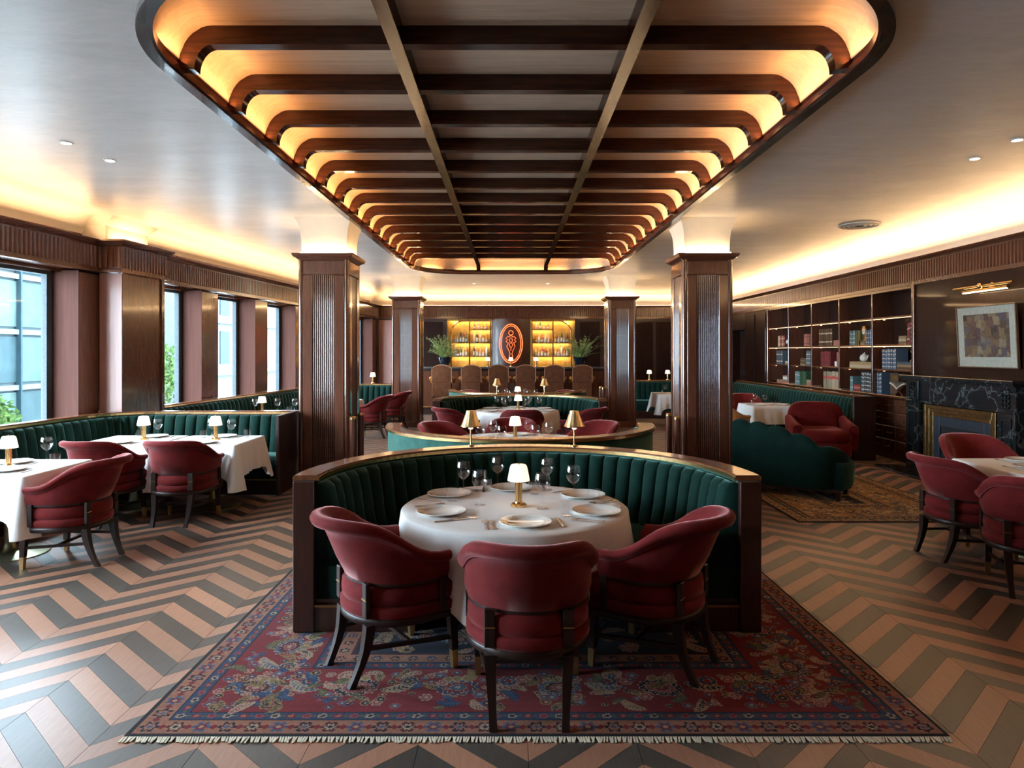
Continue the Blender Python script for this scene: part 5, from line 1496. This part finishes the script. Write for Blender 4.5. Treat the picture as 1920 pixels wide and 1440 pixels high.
# ------------------------------------------------------------------ fireplace
fp = empty('fireplace', (0, 0, 0), 0, 'black veined marble fireplace with carved blocks and brass surround', 'fireplace')
F0, F1 = 8.16, 10.50; FX = RIGHT
FC = (F0 + F1) / 2
MB().box(FX - .24, FX - .001, F0 - .04, F1 - .0, 1.355, 1.404, .008).build('mantel_shelf', MARBLE, fp)
MB().box(FX - .20, FX - .001, F0 + .0, F1 - .03, 1.325, 1.356, .01).build('mantel_moulding', MARBLE, fp)
MB().box(FX - .13, FX - .001, F0 + .33, F1 - .36, 1.03, 1.327, .004).build('frieze', MARBLE, fp)
MB().box(FX - .16, FX - .001, F0 + .02, F1 - .04, 1.0, 1.032, .006).build('lower_moulding', MARBLE, fp)
for a, b in ((F0 + .02, F0 + .33), (F1 - .36, F1 - .05)):
    MB().box(FX - .155, FX - .001, a, b, 1.03, 1.327, .006).build('frieze_block', MARBLE, fp)
    MB().box(FX - .155, FX - .001, a, b, 0.0, 1.001, .006).build('jamb', MARBLE, fp)
    m = MB(); c = (a + b) / 2
    for q in range(4):
        zc = 1.09 + q * .058
        for s in (-1, 1):
            pts = [(FX - .165, c + s * .03 + .03 * math.cos(t), zc + .028 * math.sin(t)) for t in [2 * PI * k / 12 for k in range(12)]]
            m.tube(pts, .010, 6, closed=True)
    m.build('carved_knot', MARBLE, fp, smooth=60)
    m = MB()
    for z0, z1 in ((.12, .16), (.90, .94)): m.box(FX - .168, FX - .154, a + .06, b - .06, z0, z1, .004)
    for y0 in (a + .06, b - .09): m.box(FX - .168, FX - .154, y0, y0 + .03, .16, .90, .004)
    m.build('jamb_moulding', MARBLE, fp)
g0, g1, gz = 8.60, 10.11, .985
for k, (w0, w1, x) in enumerate(((0, .055, .10), (.055, .105, .075), (.105, .16, .05))):
    for y0, y1 in ((g0 + w0, g0 + w1), (g1 - w1, g1 - w0)): MB().box(FX - x, FX - .001, y0, y1, 0, gz - w0, .004).build('brass_surround', BRASSD, fp)
    MB().box(FX - x, FX - .001, g0 + w1, g1 - w1, gz - w1, gz - w0, .004).build('brass_surround', BRASSD, fp)
i0, i1, iz = g0 + .16, g1 - .16, gz - .16
for y0, y1 in ((i0, i0 + .13), (i1 - .13, i1)): MB().box(FX - .04, FX - .001, y0, y1, 0, iz, .003).build('steel_insert', STEELD, fp)
MB().box(FX - .04, FX - .001, i0 + .13, i1 - .13, iz - .14, iz, .003).build('steel_insert', STEELD, fp)
MB().box(FX - .012, FX - .001, i0 + .13, i1 - .13, 0, iz - .14).build('firebox', BLACK, fp)
for k in range(5): MB().box(FX - .05, FX - .035, i0 + .16, i1 - .16, .06 + k * .05, .068 + k * .05).build('grate_bar', STEELD, fp)
hearth = MB().box(FX - .62, FX - .245, F0 - .06, F1 - .02, .0005, .03, .005).build('hearth_slab', MARBLE, fp)

# picture above the mantel, hung leaning slightly forward
pic = empty('framed_picture', (RIGHT - .03, 8.82, 1.545), 0, 'abstract brown picture with wide pale mat in a thin frame above the mantel', 'picture')
pic.rotation_euler = (0, -.05, 0)
ph, pw = .81, .555
MB().box(-.012, .0, -pw + .012, pw - .012, .012, ph - .012).build('mat_board', mat_plain('pale_mat', (.34, .33, .275), .8), pic)
for y0, y1, z0, z1 in ((-pw, pw, 0, .014), (-pw, pw, ph - .014, ph), (-pw, -pw + .014, .014, ph - .014), (pw - .014, pw, .014, ph - .014)):
    MB().box(-.03, .004, y0, y1, z0, z1, .002).build('frame_bar', mat_plain('dark_gilt', (.16, .09, .05), .4, .4), pic)
MB().box(-.016, -.011, -.42, .42, .14, .70).build('canvas', PAINTING, pic)
# brass picture light
pl = empty('picture_light', (RIGHT - .0, 8.78, 2.60), 0, 'brass picture light with long horizontal tubes above the framed picture', 'wall lamp')
m = MB().lathe([(.05, 0), (.05, .015), (.035, .022)], 20); m.xform(Matrix.Rotation(-PI / 2, 4, 'Y')); m.build('wall_plate', BRASS, pl, smooth=30)
MB().tube([(-.01, 0, 0), (-.09, 0, .02), (-.15, 0, .0)], .011, 8).build('arm', BRASS, pl, smooth=40)
MB().tube([(-.15, -.55, .0), (-.15, .55, .0)], .016, 10).build('tube', BRASS, pl, smooth=40)
MB().tube([(-.11, -.42, -.045), (-.11, .42, -.045)], .020, 10).build('shade_tube', BRASS, pl, smooth=40)
for s in (-.3, .3): MB().tube([(-.15, s, 0), (-.11, s, -.045)], .008, 6).build('bracket', BRASS, pl)
m = MB().lathe([(.001, -.04), (.028, -.028), (.04, 0), (.028, .028), (.001, .04)], 16, (-.17, 0, .0)); m.build('knob', BRASS, pl, smooth=60)
MB().box(-.13, -.10, -.40, .40, -.069, -.064).build('lamp_strip', mat_emit('picture_lamp', (1, .72, .42), 16), pl)

# ------------------------------------------------------------------ back bar
NB = BACK + .40
bb = empty('back_bar', (0, 0, 0), 0, 'arched brass bottle shelves lit from above in the bar wall', 'bar shelves')
GOLDBACK = mat_plain('gold_leaf_panel', (.55, .36, .10), .42, .7, .2, 8)
CONVEX = mat_wood('convex_panel', (.030, .010, .006), (.075, .026, .013), rough=.4, coat=.15)
MB().box(-2.0, -.60, NB - .012, NB, 1.0, CORN_B - .004).build('gilt_back', GOLDBACK, bb)
MB().box(.62, 2.0, NB - .012, NB, 1.0, CORN_B - .004).build('gilt_back', GOLDBACK, bb)
# convex dark panel that carries the neon sign
pts = [(-.60 + 1.22 * k / 16, BACK + .10 - .16 * math.sin(PI * k / 16)) for k in range(17)]
m = MB(); n = len(pts)
m.add([(x, y, z) for z in (1.0, CORN_B - .004) for x, y in pts], [(k, k + 1, n + k + 1, n + k) for k in range(n - 1)])
m.build('convex_panel', CONVEX, bb, smooth=60)
for x in (-2.02, 1.98): MB().box(x, x + .04, BACK - .01, NB, .9, CORN_B - .004).build('side_cheek', WOODD, bb)
MB().box(-2.0, 2.0, BACK + .02, NB, 1.26, 1.30, .004).build('back_counter', WOODD, bb)
MB().box(-2.0, 2.0, BACK + .02, NB, 0, 1.26).build('back_cabinet', WOODD, bb)
SH = (1.61, 2.04, 2.46)
for s in (-1, 1):
    X = lambda v: s * v + .01
    def bx(a, b, *r, bev=0.0):
        a, b = sorted((X(a), X(b))); return MB().box(a, b, *r, b=bev)
    for v in (.62, 1.275): bx(v, v + .045, BACK + .06, BACK + .11, 1.30, 2.74, bev=.006).build('brass_upright', BRASS, bb)
    arch = [(X(1.87), BACK + .085, 1.30), (X(1.87), BACK + .085, 2.30)] + [(X(1.48 + .39 * math.cos(a)), BACK + .085, 2.33 + .39 * math.sin(a)) for a in [PI / 2 * k / 10 for k in range(11)]] + [(X(.64), BACK + .085, 2.72)]
    MB().tube(arch, .024, 8).build('brass_arch', BRASS, bb, smooth=40)
    bx(.66, 1.28, BACK + .06, NB - .015, 2.44, 2.46).build('shelf', BRASSD, bb)
    for z in SH[:2]: bx(.66, 1.86, BACK + .06, NB - .015, z - .02, z).build('shelf', BRASSD, bb)
    bx(.64, 1.95, BACK + .20, BACK + .24, 2.755, 2.775).build('led_line', mat_emit('bar_led_%d' % (s + 1), (1, .60, .24), 30), bb)
    bx(.60, 2.0, BACK + .0, BACK + .04, 2.72, CORN_B - .004).build('head_rail', BRASSD, bb)
for s in (-1, 1):
    # extra lights without fittings, added to brighten the gilt back and bottles
    for z, L in ((2.70, 1.2), (2.42, .56), (2.0, 1.15), (1.57, 1.15)):
        c = s * (.66 + L / 2 + .02) + .01
        area_light('niche_fill_light', (c, BACK + .075, z), L, .02, 3.2 * L, (1.0, .62, .28), (PI / 2 - .5, 0, 0))
# bottles
def bottle_proto(kind, mat, lab):
    prof = [[(.036, 0), (.038, .006), (.038, .17), (.030, .20), (.014, .225), (.013, .285), (.016, .287), (.016, .30), (.001, .302)],
            [(.045, 0), (.048, .01), (.048, .12), (.03, .15), (.014, .17), (.013, .22), (.018, .224), (.018, .25), (.001, .252)],
            [(.032, 0), (.034, .005), (.034, .24), (.028, .27), (.02, .28), (.02, .33), (.001, .335)]][kind]
    m = MB().lathe(prof, 12)
    m.lathe([(prof[1][0] + .001, .03), (prof[1][0] + .001, .03 + prof[2][1] * .55)], 12, cap=False, mi=1)
    return m.mesh('bottle', [mat, lab], smooth=50)
BME = [bottle_proto(k, mt, LABELM) for k in range(3) for mt in BOT]
rb = random.Random(12)
SIDE = {-1: 'left', 1: 'right'}; SHN = {0: 'lower shelf', 1: 'middle shelf', 2: 'upper shelf'}
for s in (-1, 1):
    for k, z in enumerate(SH):
        for bay, (a, b, n) in (('inner', (.72, 1.22, 4 if k == 2 else 5)), ('outer', (1.36, 1.80, 5))):
            if bay == 'outer' and k == 2: continue
            L = []
            for i in range(n):
                o = bpy.data.objects.new('bottle', rb.choice(BME)); COL.objects.link(o)
                o.location = (s * (a + (b - a) * (i + .5) / n) + .01, BACK + .20 + rb.uniform(-.02, .03), z + .0005)
                f = rb.uniform(.85, 1.05); o.scale = (1, 1, f if k < 2 else .72)
                tag(o, None, 'bottle', 'bottles behind the bar'); L.append(o)
            order_labels(L, 'liquor bottle on the %s, %s %s bay behind the bar' % (SHN[k], bay, SIDE[s]))
CUPG = mat_glass('amber_lit_glass', (.95, .90, .80), 1.5)
gme = MB().lathe([(.03, 0), (.028, .004), (.004, .012), (.004, .07), (.03, .10), (.034, .14), (.028, .18)], 10, cap=False).mesh('stem_glass', CUPG, smooth=50)
for s in (-1, 1):
    for bay, a, b, n, yy in (('outer', 1.34, 1.84, 6, BACK + .16), ('inner', .72, 1.24, 6, BACK + .16)):
        L = []
        for i in range(n):
            o = bpy.data.objects.new('stem_glass', gme); COL.objects.link(o); o.location = (s * (a + (b - a) * (i + .5) / n) + .01, yy, 1.3005)
            tag(o, None, 'glass', 'stem glasses on the back counter'); L.append(o)
        order_labels(L, 'stem glass in the %s row under the %s bar shelves' % (bay, SIDE[s]))

# neon sign: oval ring with a flower standing in a slender vase
NZ = 2.01; NY = BACK - .105
ns = empty('neon_sign', (.0, NY, NZ), 0, 'orange neon sign of a flower in a vase inside a double oval', 'neon sign')
for a, b, r, nm in ((.355, .60, .014, 'oval_tube'), (.305, .545, .010, 'oval_tube')):
    MB().tube([(a * math.cos(t), 0, b * math.sin(t)) for t in [2 * PI * k / 48 for k in range(48)]], r, 8, closed=True).build(nm, NEON, ns, smooth=60)
MB().tube([(.07 * math.cos(t), 0, .33 + .07 * math.sin(t)) for t in [2 * PI * k / 20 for k in range(20)]], .009, 6, closed=True).build('flower_ring', NEON, ns, smooth=60)
for s in (-1, 1):
    MB().tube([(s * .012, 0, .26), (s * .05, 0, .20), (s * .10, 0, .22), (s * .16, 0, .16), (s * .10, 0, .12), (s * .16, 0, .06), (s * .08, 0, .02), (s * .13, 0, -.08), (s * .06, 0, -.22), (s * .03, 0, -.32), (s * .06, 0, -.42), (0, 0, -.43)], .008, 6).build('vase_line', NEON, ns, smooth=60)
    MB().tube([(0, 0, .18), (s * .05, 0, .12), (s * .02, 0, .02), (s * .06, 0, -.05), (0, 0, -.13), (0, 0, -.22)], .007, 6).build('leaf_line', NEON, ns, smooth=60)
MB().tube([(0, .015, -.3), (0, .06, -.3)], .008, 6).build('standoff', BRASSD, ns)
MB().tube([(0, .015, .59), (0, .06, .59)], .008, 6).build('standoff', BRASSD, ns)

# bar counter, lamps, bowls of stems, bar chairs
BT = 1.335
bar = empty('bar_counter', (0, 19.35, 0), 0, 'long walnut bar with a dark stone top below the bottle shelves', 'bar')
MB().box(-2.7, 2.7, -.35, .35, BT - .05, BT, .01).build('bar_top', mat_plain('dark_stone', (.10, .09, .085), .15, 0, .4, 9, Coat_Weight=.4), bar)
MB().box(-2.6, 2.6, -.20, .28, 0, BT - .051).build('bar_body', WOODD, bar)
for k in range(9): MB().box(-2.58 + k * .575, -2.02 + k * .575, -.225, -.20, .2, BT - .12, .008).build('front_panel', WOOD, bar)
MB().tube([(-2.55, -.30, .22), (2.55, -.30, .22)], .02, 10).build('foot_rail', BRASS, bar)
for k in range(4): MB().tube([(-2.4 + k * 1.6, -.30, .22), (-2.4 + k * 1.6, -.21, .22)], .014, 6).build('rail_bracket', BRASS, bar)
for x, t in ((-.65, 'left'), (.0, 'middle'), (.71, 'right')):
    o = put('lamp', x, 19.15, BT + .001, 0, 'tiny lit lamp on the bar, %s of three' % t, 'lit table lamps')
def bowl(x, y, label, seed):
    rnd = random.Random(seed)
    e = empty('planted_bowl', (x, y, BT + .001), 0, label, 'plant')
    MB().lathe([(.08, 0), (.10, .01), (.15, .12), (.20, .25), (.205, .265), (.19, .262), (.14, .12), (.001, .10)], 28).build('bowl', POT, e, smooth=50)
    MB().lathe([(.17, .215), (.001, .225)], 20, cap=False).build('soil', SOIL, e)
    st = MB(); lf = MB()
    for k in range(95):
        a = rnd.uniform(0, 2 * PI); L = rnd.uniform(.25, .78); sp = rnd.uniform(.05, .62)
        p0 = Vector((.12 * rnd.random() * math.cos(a), .12 * rnd.random() * math.sin(a), .22))
        pts = [p0]
        for q in range(1, 6):
            t = q / 5; pts.append(p0 + Vector((math.cos(a) * sp * t ** 1.3, math.sin(a) * sp * t ** 1.3 * .6, L * t - .18 * sp * t ** 3)))
        st.tube(pts, [.006, .006, .005, .005, .004, .003], 4)
        for q in range(9):
            t = rnd.uniform(.15, 1); i = min(4, int(t * 5)); c = pts[i].lerp(pts[i + 1], t * 5 - i)
            u = Vector((rnd.gauss(0, 1), rnd.gauss(0, 1), rnd.gauss(.5, 1))).normalized(); v = u.orthogonal().normalized(); s = rnd.uniform(.018, .036)
            lf.add([c, c + u * s + v * s * .4, c + u * s * 2, c + u * s - v * s * .4], [(0, 1, 2, 3)])
    tag(st.build('stems', LEAF, e), kind='stuff'); tag(lf.build('foliage', LEAF2, e), kind='stuff')
bowl(-1.86, 19.25, 'dark bowl of arching green stems at the left end of the bar', 4)
bowl(1.95, 19.25, 'dark bowl of arching green stems at the right end of the bar', 5)
def bar_chair():
    e = empty('bar_chair', (0, 0, 0), 0, None, 'bar chair', 'suede bar chairs in a row')
    w = .262; z0, z1 = .95, 1.405
    def loop(y, ins):
        pts = [(-(w - ins), z0 + ins)]
        for k in range(17):
            u = -1 + 2 * k / 16
            pts.append((u * (w - ins), z1 - ins - .085 * abs(u) ** 2.2 - (.02 if abs(u) > .95 else 0)))
        pts.append(((w - ins), z0 + ins)); return [(x, y, z) for x, z in pts]
    MB().loft([loop(-.24, .02), loop(-.235, 0), loop(-.18, 0), loop(-.165, .03)]).build('backrest', SUEDE, e, smooth=40)
    MB().tube([(x, y - .002, z) for x, y, z in loop(-.236, .0)], .009, 6).build('welt', SUEDEP, e, smooth=40)
    MB().box(-w, w, -.235, -.185, .56, .948, .02).build('back_skirt', SUEDE, e)
    MB().box(-.25, .25, -.17, .22, .80, .90, .03).build('seat', SUEDE, e)
    for s in (-1, 1):
        MB().tube([(s * .27, -.20, 1.04), (s * .31, -.08, 1.05), (s * .315, .06, 1.02), (s * .29, .14, .93)], .045, 8).build('arm', ORANGE, e, smooth=50)
        for y in (-.2, .19): MB().loft([sq((s * .21, y), .022, .80), sq((s * .235, y * 1.1), .016, 0)]).build('leg', LEGW, e)
    MB().tube([(-.22, .195, .28), (.22, .195, .28)], .012, 6).build('foot_bar', BRASS, e)
    return e
bcp = bar_chair(); KIDS[bcp.name] = list(bcp.children); bl = []
for k, x in enumerate((-1.85, -1.06, -.33, .40, 1.16, 1.91)):
    if k == 0: bcp.location = (x, 18.45, 0); bl.append(bcp)
    else: bl.append(copy_tree(bcp, (x, 18.45, 0), 0))
order_labels(bl, 'brown suede bar chair with arched back at the bar')
